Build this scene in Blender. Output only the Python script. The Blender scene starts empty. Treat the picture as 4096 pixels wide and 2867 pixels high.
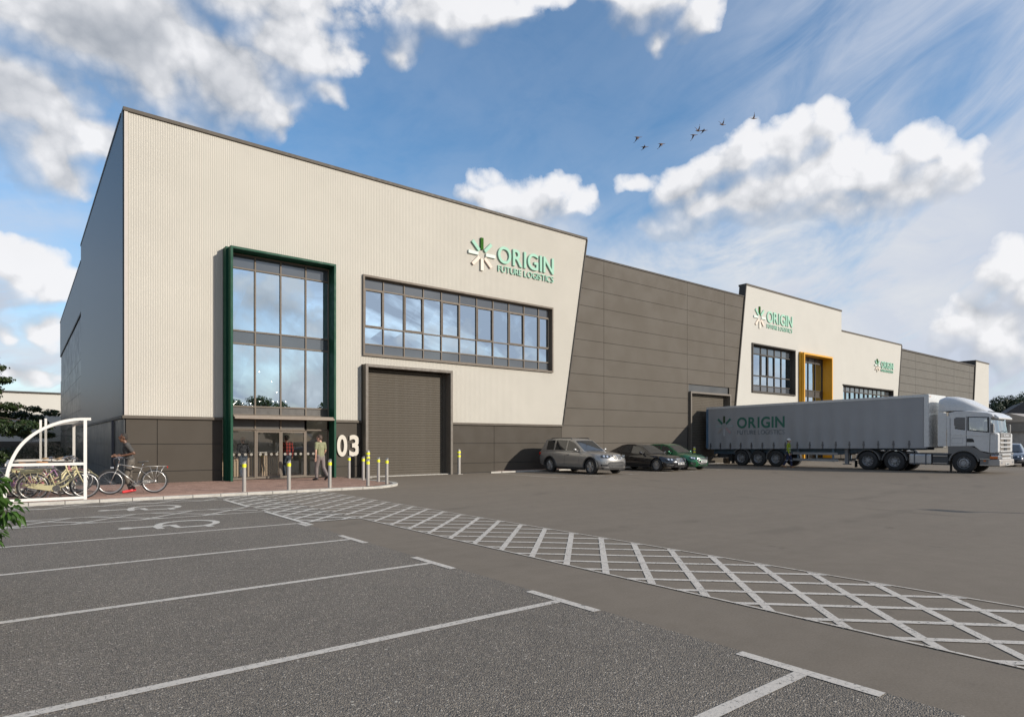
import bpy, bmesh, math, random
from mathutils import Vector, Matrix, Euler
R = math.radians
rnd = random.Random(11)
SC = bpy.context.scene
COL = SC.collection

# ------------------------------------------------------------------ camera, sky, sun, exposure
cam_d = bpy.data.cameras.new('camera')
cam = bpy.data.objects.new('camera', cam_d); COL.objects.link(cam)
cam.location = (0, 0, 1.6)
cam.rotation_euler = (R(90), 0, R(51.82 - 90))
cam_d.sensor_width = 36; cam_d.lens = 21.98; cam_d.shift_y = 0.0808
cam_d.clip_start = 0.05; cam_d.clip_end = 3000
SC.camera = cam
SC.view_settings.view_transform = 'Standard'
SC.view_settings.look = 'None'
SC.view_settings.gamma = 1
SC.view_settings.use_curve_mapping = False
SC.view_settings.exposure = 0.0

TO_SUN = Vector((0.586, -1.0, 0.425)).normalized()
SUN_EL = math.asin(TO_SUN.z)
SUN_AZ = math.atan2(TO_SUN.x, TO_SUN.y)      # clockwise from +Y
sun_d = bpy.data.lights.new('sun', 'SUN'); sun_d.energy = 5.0; sun_d.angle = R(0.53); sun_d.color = (1.0, 0.93, 0.83)
sun = bpy.data.objects.new('sun', sun_d); COL.objects.link(sun)
sun.rotation_euler = TO_SUN.to_track_quat('Z', 'Y').to_euler()
sun.location = (30, -60, 40)

world = bpy.data.worlds.new('World'); SC.world = world; world.use_nodes = True
class NT:
    """small helper to write node trees"""
    def __init__(s, tree): s.t = tree; s.n = tree.nodes; s.l = tree.links
    def node(s, typ, **kw):
        n = s.n.new(typ)
        for k, v in kw.items(): setattr(n, k, v)
        return n
    def put(s, sock, v):
        if isinstance(v, (int, float)): sock.default_value = v
        elif isinstance(v, (tuple, list)):
            sock.default_value = tuple(v) if len(sock.default_value) == len(v) else tuple(v) + (1,)
        else: s.l.new(v, sock)
    def m(s, op, a, b=0.0, c=0.0, clamp=False):
        n = s.node('ShaderNodeMath', operation=op); n.use_clamp = clamp
        for i, v in enumerate((a, b, c)): s.put(n.inputs[i], v)
        return n.outputs[0]
    def vm(s, op, a, b=(0, 0, 0), sc=None):
        n = s.node('ShaderNodeVectorMath', operation=op)
        s.put(n.inputs[0], a); s.put(n.inputs[1], b)
        if sc is not None: s.put(n.inputs['Scale'], sc)
        return n.outputs['Value'] if op in ('DOT_PRODUCT', 'LENGTH') else n.outputs[0]
    def noise(s, vec, scale, detail=4, rough=0.55, dist=0.0, out=0):
        n = s.node('ShaderNodeTexNoise')
        s.put(n.inputs['Vector'], vec); n.inputs['Scale'].default_value = scale
        n.inputs['Detail'].default_value = detail; n.inputs['Roughness'].default_value = rough
        n.inputs['Distortion'].default_value = dist
        return n.outputs[out]
    def vor(s, vec, scale, feature='F1', out='Distance', rand=1.0):
        n = s.node('ShaderNodeTexVoronoi', feature=feature)
        s.put(n.inputs['Vector'], vec); n.inputs['Scale'].default_value = scale
        n.inputs['Randomness'].default_value = rand
        return n.outputs[out]
    def ramp(s, v, lo, hi, a=0.0, b=1.0, smooth=True):
        n = s.node('ShaderNodeMapRange'); n.interpolation_type = 'SMOOTHSTEP' if smooth else 'LINEAR'
        s.put(n.inputs['Value'], v); s.put(n.inputs['From Min'], lo); s.put(n.inputs['From Max'], hi)
        s.put(n.inputs['To Min'], a); s.put(n.inputs['To Max'], b)
        return n.outputs[0]
    def mix(s, f, a, b, typ='MIX'):
        n = s.node('ShaderNodeMix', data_type='RGBA', blend_type=typ)
        s.put(n.inputs[0], f); s.put(n.inputs[6], a); s.put(n.inputs[7], b)
        return n.outputs[2]
    def comb(s, x, y, z):
        n = s.node('ShaderNodeCombineXYZ')
        for i, v in enumerate((x, y, z)): s.put(n.inputs[i], v)
        return n.outputs[0]

# clouds: (azimuth, elevation) of each bank in degrees, measured from due "view" heading, with its half extents
VH = Vector((math.cos(R(51.82)), math.sin(R(51.82)), 0)); VR = Vector((math.sin(R(51.82)), -math.cos(R(51.82)), 0))
CLOUDS = [  # az, el, half az, half el, weight
    (-32.6, 28.4, 9.6, 5.1, 1.20), (-37.8, 22.6, 5.1, 4.7, 1.15), (-24.1, 28.1, 6.8, 4.4, 1.10), (-19.9, 31.1, 5.4, 3.4, 1.00), (-27.4, 24.2, 4.8, 2.7, 0.95), (-21.0, 25.6, 2.8, 1.7, 0.70),
    (-36.8, 19.5, 3.4, 1.5, 0.75), (-32.6, 21.6, 3.5, 1.5, 0.70), (-16.4, 27.9, 1.6, 1.2, 0.55), (-15.5, 30.6, 2.3, 1.5, 0.45), (-31.2, 34.8, 17.9, 4.7, 1.10), (-6.8, 34.5, 6.0, 2.1, 0.80),
    (-10.8, 32.3, 2.2, 1.3, 0.50), (-1.6, 34.5, 5.3, 1.4, 0.70), (2.5, 35.0, 2.9, 0.8, 0.50), (-3.6, 32.8, 1.6, 0.9, 0.40), (12.2, 34.3, 4.3, 1.5, 0.80), (16.4, 32.9, 2.3, 1.4, 0.70),
    (10.2, 35.3, 3.2, 1.1, 0.60), (12.9, 32.4, 1.2, 0.9, 0.40), (0.9, 20.8, 5.7, 2.0, 0.80), (3.3, 21.9, 2.4, 1.6, 0.65), (-2.8, 21.4, 2.4, 1.1, 0.50), (6.2, 20.9, 1.7, 1.3, 0.55),
    (-2.0, 22.8, 1.6, 0.7, 0.30), (16.4, 22.0, 3.4, 1.9, 0.75), (19.7, 23.2, 3.3, 2.3, 0.80), (23.6, 23.3, 3.4, 2.2, 0.85), (26.3, 23.8, 2.3, 1.6, 0.75), (22.2, 20.3, 7.7, 2.0, 0.80),
    (30.1, 20.6, 3.7, 1.9, 0.80), (32.8, 21.9, 1.8, 1.7, 0.75), (35.0, 20.5, 2.2, 1.3, 0.60), (28.2, 18.7, 7.0, 1.6, 0.75), (33.0, 18.5, 3.4, 1.4, 0.65), (24.6, 20.7, 9.1, 2.9, 0.80),
    (31.6, 19.5, 4.4, 2.0, 0.75), (17.5, 20.5, 4.5, 1.7, 0.70), (35.0, 19.0, 1.9, 1.5, 0.60), (11.4, 22.9, 2.4, 0.7, 0.40), (15.6, 19.3, 4.5, 1.4, 0.50), (38.4, 12.3, 1.8, 2.6, 0.90),
    (36.9, 8.7, 2.4, 2.2, 0.85), (38.9, 7.2, 2.2, 2.8, 0.90), (40.4, 10.4, 1.9, 3.9, 0.90), (35.8, 6.9, 1.6, 1.0, 0.50), (-37.8, 11.7, 2.3, 2.5, 0.85), (-36.0, 10.8, 1.6, 1.6, 0.70),
    (-38.8, 12.8, 1.5, 1.4, 0.70), (-36.5, 7.6, 1.6, 1.3, 0.65), (-40.7, 10.7, 2.1, 3.6, 0.80), (-37.8, 4.2, 3.1, 0.7, 0.60), (-39.3, 7.2, 1.0, 0.9, 0.40),
]
BANKS = [(23.2, 15.7, 14.3, 5.9, 0.85), (13.3, 15.1, 11.5, 5.5, 0.70), (31.9, 15.2, 7.7, 4.2, 0.70), (2.1, 18.5, 8.9, 2.9, 0.55), (29.8, 10.1, 11.7, 5.1, 0.75), (19.3, 8.8, 13.7, 4.5, 0.60), (4.2, 13.9, 10.5, 5.4, 0.50), (-35.4, 16.5, 6.0, 1.8, 0.40), (-37.0, 6.1, 5.2, 1.9, 0.50)]  # soft hazy banks
def cloud_group():
    g = bpy.data.node_groups.new('cloud_density', 'ShaderNodeTree')
    g.interface.new_socket('Vector', in_out='INPUT', socket_type='NodeSocketVector')
    g.interface.new_socket('Density', in_out='OUTPUT', socket_type='NodeSocketFloat')
    g.interface.new_socket('Core', in_out='OUTPUT', socket_type='NodeSocketFloat')
    g.interface.new_socket('Shade', in_out='OUTPUT', socket_type='NodeSocketFloat')
    N = NT(g)
    gi = N.node('NodeGroupInput'); go = N.node('NodeGroupOutput')
    d = gi.outputs[0]
    warp = N.vm('SCALE', N.vm('SUBTRACT', N.noise(d, 7.0, 3, .55, out=1), (.5, .5, .5)), sc=0.10)
    dw = N.vm('NORMALIZE', N.vm('ADD', d, warp))
    az = N.m('MULTIPLY', N.m('ARCTAN2', N.vm('DOT_PRODUCT', dw, tuple(VR)), N.vm('DOT_PRODUCT', dw, tuple(VH))), 57.2958)
    el = N.m('MULTIPLY', N.m('ARCSINE', N.vm('DOT_PRODUCT', dw, (0, 0, 1))), 57.2958)
    mx = None
    for a, e, ra, re, w in CLOUDS:
        u = N.m('MULTIPLY_ADD', az, 1.0 / ra, -a / ra); v = N.m('MULTIPLY_ADD', el, 1.0 / re, -e / re)
        r2 = N.m('MULTIPLY_ADD', u, u, N.m('MULTIPLY', v, v))
        val = N.m('MULTIPLY_ADD', N.m('SUBTRACT', r2, N.m('MULTIPLY', N.m('MAXIMUM', N.m('SUBTRACT', r2, 1.6), 0.0), .6)), -w * .8, w * .8)
        mx = val if mx is None else N.m('SMOOTH_MAX', mx, val, 0.30)
    # beyond these banks the sky goes on with scattered clouds of the same kind
    away = N.ramp(N.m('ABSOLUTE', az), 44, 60)
    sq = N.vm('MULTIPLY', d, (1, 1, 1.8))
    gen = N.m('MULTIPLY_ADD', N.noise(sq, 2.6, 2, .5), 3.2, -1.75)
    gen = N.m('ADD', gen, N.m('MULTIPLY_ADD', away, 1.2, -1.2))
    mx = N.m('SMOOTH_MAX', N.m('MAXIMUM', mx, -1.2), gen, 0.1)
    fb = N.m('SUBTRACT', N.noise(d, 13.0, 9, .63), .5)
    fb2 = N.m('SUBTRACT', N.noise(d, 42.0, 6, .62), .5)
    wd = N.vm('ADD', d, N.vm('SCALE', warp, sc=.5))
    bil = N.m('SUBTRACT', .48, N.vor(wd, 24.0)); bil2 = N.m('SUBTRACT', .48, N.vor(wd, 62.0))
    shade = N.m('MULTIPLY_ADD', bil, .9, N.m('MULTIPLY_ADD', bil2, .5, N.m('MULTIPLY', fb, .8)))
    det = N.m('MULTIPLY_ADD', fb, 1.25, N.m('MULTIPLY_ADD', bil, .42, N.m('MULTIPLY', bil2, .30)))
    det = N.m('MULTIPLY_ADD', fb2, .62, det); shade = N.m('MULTIPLY_ADD', fb2, .45, shade)
    dens = N.m('ADD', N.m('MULTIPLY_ADD', mx, 1.3, .10), det)
    N.l.new(dens, go.inputs[0]); N.l.new(mx, go.inputs[1]); N.l.new(shade, go.inputs[2])
    return g
def build_world():
    N = NT(world.node_tree); N.n.clear()
    out = N.node('ShaderNodeOutputWorld'); bg = N.node('ShaderNodeBackground')
    sky = N.node('ShaderNodeTexSky', sky_type='NISHITA'); sky.sun_disc = False
    sky.sun_elevation = SUN_EL; sky.sun_rotation = SUN_AZ
    sky.altitude = 100; sky.air_density = 1.0; sky.dust_density = 0.25; sky.ozone_density = 2.2
    tc = N.node('ShaderNodeTexCoord'); d = N.vm('NORMALIZE', tc.outputs['Generated'])
    hs = N.node('ShaderNodeHueSaturation'); N.l.new(sky.outputs[0], hs.inputs['Color'])
    hs.inputs['Saturation'].default_value = 1.24; hs.inputs['Value'].default_value = 1.20; hs.inputs['Hue'].default_value = .497
    blue = hs.outputs[0]
    SK = 0.15
    g = cloud_group()
    def dens(vec):
        n = N.node('ShaderNodeGroup'); n.node_tree = g; N.l.new(vec, n.inputs[0]); return n.outputs
    d0, core, shade = list(dens(d))[:3]
    side = Vector((0.42, -0.22, 0.80)).normalized()
    o1 = dens(N.vm('NORMALIZE', N.vm('ADD', d, tuple(side * 0.045)))); d1, core1 = o1[0], o1[1]
    grad = N.m('SUBTRACT', d0, d1); gradc = N.m('SUBTRACT', core, core1)
    soft = N.ramp(gradc, .22, -.30, .52, 1.9)                 # crisp sunlit crowns, ragged soft undersides
    alpha = N.m('DIVIDE', N.m('SUBTRACT', d0, .0), soft, clamp=True)
    alpha = N.m('MULTIPLY', alpha, N.m('MULTIPLY_ADD', alpha, -.55, 1.55), clamp=True)
    lit = N.m('MULTIPLY_ADD', shade, .50, N.m('MULTIPLY_ADD', grad, .34, N.m('MULTIPLY_ADD', gradc, .50, 0.60)), clamp=True)
    thick = N.ramp(core, 0.70, 1.0)
    lit = N.m('MULTIPLY', lit, N.m('MULTIPLY_ADD', thick, -.62, 1.0))
    lit = N.m('MULTIPLY_ADD', N.m('SUBTRACT', N.noise(d, 6.5, 6, .55), .5), .30, lit, clamp=True)
    el = N.vm('DOT_PRODUCT', d, (0, 0, 1))
    ccol = N.mix(lit, (0.30, 0.335, 0.39), (0.92, 0.92, 0.94))
    # cirrus veil, drawn out along one wind direction
    az = N.m('ARCTAN2', N.vm('DOT_PRODUCT', d, tuple(VR)), N.vm('DOT_PRODUCT', d, tuple(VH)))
    ee = N.m('ARCSINE', el)
    ca, sa = math.cos(R(28)), math.sin(R(28))
    cu = N.m('ADD', N.m('MULTIPLY', az, ca), N.m('MULTIPLY', ee, sa)); cv = N.m('ADD', N.m('MULTIPLY', az, -sa), N.m('MULTIPLY', ee, ca))
    wv = N.comb(N.m('MULTIPLY', cu, 1.7), N.m('MULTIPLY', cv, 5.2), 0.0)
    wn = N.noise(wv, 2.4, 7, .60, .9)
    broad = N.noise(N.comb(N.m('MULTIPLY', cu, 1.0), N.m('MULTIPLY', cv, 1.6), 3.0), 3.2, 4, .55)
    right = N.m('MULTIPLY', N.ramp(az, R(10), R(32)), N.ramp(ee, R(2), R(16)))
    low = N.ramp(ee, R(26), R(5)); haze = N.ramp(ee, R(9), R(-1))
    amt = N.m('MULTIPLY_ADD', right, .55, N.m('MULTIPLY_ADD', low, .80, .06))
    tex = N.m('MULTIPLY_ADD', wn, .9, N.m('MULTIPLY', broad, .8))
    veil = N.m('MULTIPLY', amt, N.ramp(tex, .55, 1.10, .12, 1.45), clamp=True)
    skc = N.vm('SCALE', blue, sc=SK)
    bank = None; azd = N.m('MULTIPLY', az, 57.2958); eld = N.m('MULTIPLY', ee, 57.2958)
    for a, e, ra, re, w in BANKS:
        u = N.m('MULTIPLY_ADD', azd, 1 / ra, -a / ra); v = N.m('MULTIPLY_ADD', eld, 1 / re, -e / re)
        q = N.m('MULTIPLY', N.ramp(N.m('SQRT', N.m('MULTIPLY_ADD', u, u, N.m('MULTIPLY', v, v))), 1.15, .15), w)
        bank = q if bank is None else N.m('SMOOTH_MAX', bank, q, .2)
    bank = N.m('MULTIPLY', bank, N.ramp(N.noise(N.vm('MULTIPLY', d, (1, 1, 1.7)), 7.5, 8, .62, .5), .28, .64, .38, 1.25), clamp=True)
    veil = N.m('MAXIMUM', veil, N.m('MULTIPLY', haze, .8)); veil = N.m('SUBTRACT', N.m('ADD', veil, bank), N.m('MULTIPLY', veil, bank))
    skc = N.mix(veil, skc, N.mix(bank, (0.58, 0.64, 0.76), (0.74, 0.765, 0.80)))
    fin = N.mix(N.m('MULTIPLY', alpha, .97), skc, ccol)
    # below the horizon the sky is out of sight behind the ground
    fin = N.vm('SCALE', fin, sc=1.0 / SK)
    N.l.new(fin, bg.inputs[0]); bg.inputs[1].default_value = SK
    N.l.new(bg.outputs[0], out.inputs[0])
build_world()
world.cycles.sampling_method = 'MANUAL'; world.cycles.sample_map_resolution = 1024
SC.cycles.max_bounces = 8; SC.cycles.transparent_max_bounces = 24; SC.cycles.sample_clamp_indirect = 6.0
SC.cycles.use_denoising = True

# ------------------------------------------------------------------ materials
MATS = {}
def lin(c):
    """sRGB 0..255 to linear"""
    return tuple((x / 255 / 12.92 if x / 255 <= .04045 else ((x / 255 + .055) / 1.055) ** 2.4) for x in c)
def pm(name, col, rough=.5, metal=0.0, var=.10, scale=2.0, bump=0.0, bscale=40, spec=.5, coat=0.0, emit=None, es=0.0, fine=0.0):
    if name in MATS: return MATS[name]
    mt = bpy.data.materials.new(name); mt.use_nodes = True
    N = NT(mt.node_tree); b = N.n['Principled BSDF']
    tc = N.node('ShaderNodeTexCoord'); v = tc.outputs['Object']
    f = N.noise(v, scale, 5, .6)
    if fine: f = N.m('MULTIPLY_ADD', N.m('SUBTRACT', N.noise(v, scale * 37, 2, .5), .5), fine, f)
    lo = tuple(max(0, c * (1 - var)) for c in col); hi = tuple(c * (1 + var) for c in col)
    N.l.new(N.mix(N.ramp(f, .25, .75), lo, hi), b.inputs['Base Color'])
    b.inputs['Roughness'].default_value = rough; b.inputs['Metallic'].default_value = metal
    b.inputs['Specular IOR Level'].default_value = spec; b.inputs['Coat Weight'].default_value = coat
    b.inputs['Coat Roughness'].default_value = .04
    if rough > .08:
        N.l.new(N.ramp(N.noise(v, scale * 3.1, 3), .3, .7, rough * .88, min(1, rough * 1.12)), b.inputs['Roughness'])
    if bump:
        bp = N.node('ShaderNodeBump'); bp.inputs['Strength'].default_value = bump; bp.inputs['Distance'].default_value = .02
        N.l.new(N.noise(v, bscale, 4, .6), bp.inputs['Height']); N.l.new(bp.outputs[0], b.inputs['Normal'])
    if emit:
        b.inputs['Emission Color'].default_value = tuple(emit) + (1,); b.inputs['Emission Strength'].default_value = es
    MATS[name] = mt
    return mt
def glass(name, tint, refl, fac, rough=.0):
    """coated building glass: part mirror, part tinted clear"""
    if name in MATS: return MATS[name]
    mt = bpy.data.materials.new(name); mt.use_nodes = True
    N = NT(mt.node_tree); N.n.remove(N.n['Principled BSDF']); out = N.n['Material Output']
    tr = N.node('ShaderNodeBsdfTransparent'); tr.inputs[0].default_value = tuple(tint) + (1,)
    gl = N.node('ShaderNodeBsdfGlossy'); gl.inputs[0].default_value = tuple(refl) + (1,); gl.inputs['Roughness'].default_value = rough
    lw = N.node('ShaderNodeLayerWeight'); lw.inputs[0].default_value = .35
    geo = N.node('ShaderNodeNewGeometry')
    bp = N.node('ShaderNodeBump'); bp.inputs['Strength'].default_value = .012; bp.inputs['Distance'].default_value = .05
    N.l.new(N.noise(geo.outputs['Position'], 1.1, 1), bp.inputs['Height']); N.l.new(bp.outputs[0], gl.inputs['Normal'])
    f = N.m('MULTIPLY_ADD', lw.outputs['Fresnel'], .5, fac, clamp=True)
    ms = N.node('ShaderNodeMixShader'); N.l.new(f, ms.inputs[0]); N.l.new(tr.outputs[0], ms.inputs[1]); N.l.new(gl.outputs[0], ms.inputs[2])
    N.l.new(ms.outputs[0], out.inputs[0])
    MATS[name] = mt
    return mt

def asphalt(name, coarse):
    mt = bpy.data.materials.new(name); mt.use_nodes = True
    N = NT(mt.node_tree); b = N.n['Principled BSDF']
    geo = N.node('ShaderNodeNewGeometry'); p = geo.outputs['Position']
    big = N.noise(p, .35, 5, .6); mid = N.noise(p, 3.0, 5, .65)
    if coarse:
        cell = N.node('ShaderNodeTexVoronoi'); N.l.new(p, cell.inputs['Vector']); cell.inputs['Scale'].default_value = 88
        rr = N.node('ShaderNodeSeparateColor'); N.l.new(cell.outputs['Color'], rr.inputs[0])
        stone = N.node('ShaderNodeValToRGB'); N.l.new(rr.outputs[0], stone.inputs[0])
        e = stone.color_ramp.elements
        e[0].position = 0; e[0].color = (.118, .104, .090, 1); e[1].position = 1; e[1].color = (.42, .37, .31, 1)
        for ps, c in ((.35, (.165, .143, .118, 1)), (.62, (.192, .163, .130, 1)), (.80, (.225, .188, .145, 1)), (.93, (.27, .232, .185, 1)), (.975, (.40, .35, .29, 1))):
            x = e.new(ps); x.color = c
        gap = N.ramp(cell.outputs['Distance'], .45, .80)
        col = N.mix(gap, stone.outputs[0], (.075, .066, .056))
        vary = N.m('MULTIPLY_ADD', mid, .30, N.m('MULTIPLY_ADD', big, .5, .72))
        col = N.vm('SCALE', col, sc=vary)
        oil = N.m('MULTIPLY', N.ramp(N.noise(p, .95, 5, .6), .66, .74), .38)
        col = N.vm('SCALE', col, sc=N.m('SUBTRACT', 1.0, oil))
        # pale stones picked out here and there
        v2 = N.node('ShaderNodeTexVoronoi'); N.l.new(p, v2.inputs['Vector']); v2.inputs['Scale'].default_value = 24
        r2 = N.node('ShaderNodeSeparateColor'); N.l.new(v2.outputs['Color'], r2.inputs[0])
        pick = N.m('MULTIPLY', N.m('GREATER_THAN', r2.outputs[1], .955), N.m('LESS_THAN', v2.outputs['Distance'], N.m('MULTIPLY_ADD', r2.outputs[2], .15, .13)))
        col = N.mix(pick, col, (.46, .41, .34))
        h = N.m('SUBTRACT', .7, cell.outputs['Distance'])
        N.put(b.inputs['Roughness'], .82); st, ds = .9, .010
    else:
        fine = N.noise(N.vm('MULTIPLY', p, (1, 1, 1)), 55, 6, .8)
        pits = N.ramp(N.noise(p, 26, 3, .6), .30, .24)
        col = N.mix(N.ramp(mid, .3, .7), (.170, .139, .105), (.186, .153, .117))
        vary = N.m('MULTIPLY_ADD', fine, .95, N.m('MULTIPLY_ADD', big, .20, .42))
        streak = N.noise(N.vm('MULTIPLY', p, (.12, 1.4, 1)), 1.0, 4, .6)
        vary = N.m('MULTIPLY', vary, N.m('MULTIPLY_ADD', streak, .22, .89))
        col = N.vm('SCALE', col, sc=vary)
        sp_ = N.node('ShaderNodeSeparateXYZ'); N.l.new(p, sp_.inputs[0]); X, Y = sp_.outputs[0], sp_.outputs[1]
        tr = None
        for cx, cy, rad in ((48, -6, 27.0), (48, -6, 28.9), (55, 2, 37.5), (55, 2, 39.4), (-10, 60, 49.0), (-10, 60, 50.8), (30, -18, 21.0), (30, -18, 22.8), (14, 60, 52.5), (14, 60, 54.3)):
            ddx = N.m('SUBTRACT', X, cx); ddy = N.m('SUBTRACT', Y, cy)
            q = N.ramp(N.m('ABSOLUTE', N.m('SUBTRACT', N.m('SQRT', N.m('MULTIPLY_ADD', ddx, ddx, N.m('MULTIPLY', ddy, ddy))), rad)), .26, .10)
            tr = q if tr is None else N.m('MAXIMUM', tr, q)
        tr = N.m('MULTIPLY', tr, N.ramp(N.noise(p, .45, 4, .6), .44, .66, 0, .16))
        spot = N.m('MULTIPLY', N.ramp(N.noise(p, 1.3, 3, .5), .70, .76), .20)
        col = N.vm('SCALE', col, sc=N.m('SUBTRACT', 1.0, N.m('MAXIMUM', tr, spot)))
        col = N.mix(N.m('MULTIPLY', pits, .75), col, (.06, .055, .05))
        h = N.m('MULTIPLY_ADD', pits, -.6, fine)
        N.put(b.inputs['Roughness'], .88); st, ds = .35, .004
    N.l.new(col, b.inputs['Base Color'])
    bp = N.node('ShaderNodeBump'); bp.inputs['Strength'].default_value = st; bp.inputs['Distance'].default_value = ds
    N.l.new(h, bp.inputs['Height']); N.l.new(bp.outputs[0], b.inputs['Normal'])
    b.inputs['Specular IOR Level'].default_value = .3
    return mt
def road_paint(name, col, wear):
    mt = bpy.data.materials.new(name); mt.use_nodes = True
    N = NT(mt.node_tree); b = N.n['Principled BSDF']
    geo = N.node('ShaderNodeNewGeometry'); p = geo.outputs['Position']
    n1 = N.noise(p, 38, 4, .7); n2 = N.noise(p, 2.2, 3, .5)
    crack = N.ramp(N.vor(N.vm('ADD', p, N.vm('SCALE', N.noise(p, 6, 3, out=1), sc=.25)), 5.0, 'DISTANCE_TO_EDGE'), .012, .004)
    hole = N.m('MAXIMUM', N.m('MAXIMUM', N.ramp(n1, .41, .34), N.ramp(N.noise(p, 9.0, 7, .75), .40, .33)), N.m('MULTIPLY', crack, N.ramp(N.noise(p, 1.7, 2), .36, .44)))
    base = N.mix(n2, tuple(c * .86 for c in col), tuple(c * 1.06 for c in col))
    base = N.mix(N.ramp(n1, .35, .65), N.vm('SCALE', base, sc=.9), base)
    N.l.new(N.mix(N.m('MULTIPLY', hole, wear), base, (.13, .12, .105)), b.inputs['Base Color'])
    b.inputs['Roughness'].default_value = .75
    bp = N.node('ShaderNodeBump'); bp.inputs['Strength'].default_value = .4; bp.inputs['Distance'].default_value = .006
    N.l.new(n1, bp.inputs['Height']); N.l.new(bp.outputs[0], b.inputs['Normal'])
    return mt
def ribbed(name, col, axis, pitch, strength, rough=.45):
    """sheet cladding seen from far off: fine ribs as relief"""
    mt = bpy.data.materials.new(name); mt.use_nodes = True
    N = NT(mt.node_tree); b = N.n['Principled BSDF']
    geo = N.node('ShaderNodeNewGeometry'); sp = N.node('ShaderNodeSeparateXYZ'); N.l.new(geo.outputs['Position'], sp.inputs[0])
    w = N.m('SINE', N.m('MULTIPLY', sp.outputs[axis], 2 * math.pi / pitch))
    bp = N.node('ShaderNodeBump'); bp.inputs['Strength'].default_value = strength; bp.inputs['Distance'].default_value = .012
    N.l.new(w, bp.inputs['Height']); N.l.new(bp.outputs[0], b.inputs['Normal'])
    v = N.noise(geo.outputs['Position'], .5, 4, .6)
    N.l.new(N.mix(v, tuple(c * .93 for c in col), tuple(c * 1.07 for c in col)), b.inputs['Base Color'])
    b.inputs['Roughness'].default_value = rough
    MATS[name] = mt
    return mt
def brickmat():
    mt = bpy.data.materials.new('paving_brick'); mt.use_nodes = True
    N = NT(mt.node_tree); b = N.n['Principled BSDF']
    geo = N.node('ShaderNodeNewGeometry'); p = geo.outputs['Position']
    cell = N.node('ShaderNodeTexWhiteNoise', noise_dimensions='3D')
    N.l.new(N.vm('FLOOR', N.vm('MULTIPLY', p, (1 / .206, 1 / .104, 0))), cell.inputs['Vector'])
    f = N.m('MULTIPLY_ADD', cell.outputs['Value'], .75, N.m('MULTIPLY', N.noise(p, .8, 4), .4), clamp=True)
    col = N.mix(f, (.27, .155, .110), (.46, .285, .212))
    N.l.new(N.vm('SCALE', col, sc=N.m('MULTIPLY_ADD', N.noise(p, 60, 3), .5, .75)), b.inputs['Base Color'])
    b.inputs['Roughness'].default_value = .85
    return mt
def leafmat(name, a, c, trans=.25):
    mt = bpy.data.materials.new(name); mt.use_nodes = True
    N = NT(mt.node_tree); b = N.n['Principled BSDF']; out = N.n['Material Output']
    geo = N.node('ShaderNodeNewGeometry')
    f = N.m('MULTIPLY_ADD', geo.outputs['Random Per Island'], .6, N.m('MULTIPLY', N.noise(geo.outputs['Position'], .9, 3), .5), clamp=True)
    col = N.mix(f, a, c); N.l.new(col, b.inputs['Base Color']); b.inputs['Roughness'].default_value = .5
    tl = N.node('ShaderNodeBsdfTranslucent'); N.l.new(N.vm('MULTIPLY', col, (1.1, 1.25, .5)), tl.inputs[0])
    ms = N.node('ShaderNodeMixShader'); ms.inputs[0].default_value = trans
    N.l.new(b.outputs[0], ms.inputs[1]); N.l.new(tl.outputs[0], ms.inputs[2]); N.l.new(ms.outputs[0], out.inputs[0])
    return mt

M_CREAM = pm('cream_sheet', (.462, .432, .376), .75, var=.03, scale=.4, spec=.12)
M_CREAM_FAR = ribbed('cream_sheet_far', (.45, .43, .385), 0, .154, .25, .8)
M_DADO = pm('dado_panel', (.064, .054, .043), .65, var=.025, scale=.4, fine=.08, spec=.15)
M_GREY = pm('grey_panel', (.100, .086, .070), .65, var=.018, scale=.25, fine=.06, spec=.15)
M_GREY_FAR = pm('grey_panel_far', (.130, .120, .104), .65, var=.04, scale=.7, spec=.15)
M_TRIM = pm('trim_brown_grey', (.105, .088, .070), .6, var=.05, spec=.2)
M_COPE = pm('coping_metal', (.095, .080, .064), .6, var=.05, spec=.2)
M_SLATE = ribbed('slate_sheet', (.028, .034, .042), 2, .06, .12, .42)
M_SLATE2 = pm('slate_panel', (.036, .038, .040), .42, var=.06, scale=.5)
M_SLATE3 = pm('slate_pale', (.070, .073, .083), .45, var=.05, scale=.5)
M_FRAME = pm('window_frame_metal', (.155, .127, .100), .6, var=.05, spec=.2)
M_DARKFR = pm('dark_frame_metal', (.060, .052, .044), .6, var=.06, spec=.2)
M_SHUT = pm('shutter_metal', (.092, .078, .061), .65, var=.05, scale=1.5, spec=.15)
M_GREEN = pm('portal_green', (.007, .058, .031), .55, var=.08, scale=1.2, fine=.2, spec=.2)
M_YEL = pm('portal_yellow', (.62, .30, .008), .40, var=.05)
M_ROOF = pm('roof_grey', (.12, .12, .12), .7)
M_INT = pm('interior_wall', (.62, .60, .56), .8)
M_INTD = pm('interior_floor', (.34, .31, .27), .55)
M_GLASS = glass('vision_glass', (.50, .52, .53), (.74, .87, .98), .66)
M_GLASSD = glass('door_glass', (.80, .80, .78), (.85, .87, .88), .07)
M_SPAN = pm('spandrel_glass', (.060, .066, .074), .07, var=.04, spec=1.0, coat=.6)
M_SPAND = pm('spandrel_brown', (.060, .053, .046), .35, var=.05)
M_WHITE = pm('white_paint', (.66, .63, .585), .42, var=.05, scale=4)
M_NUM = pm('numeral_cream', (.58, .53, .455), .8, var=.02, spec=.1)
M_KERB = pm('kerb_granite', (.42, .395, .35), .8, var=.14, scale=9, bump=.3, bscale=120, fine=.5)
M_BRICK = brickmat()
M_STEEL = pm('stainless', (.36, .345, .325), .33, .85, var=.05)
M_CHROME = pm('chrome', (.72, .72, .72), .12, 1.0, var=.03)
M_BOLL = pm('bollard_grey', (.33, .305, .275), .45, .2, var=.05)
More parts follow.
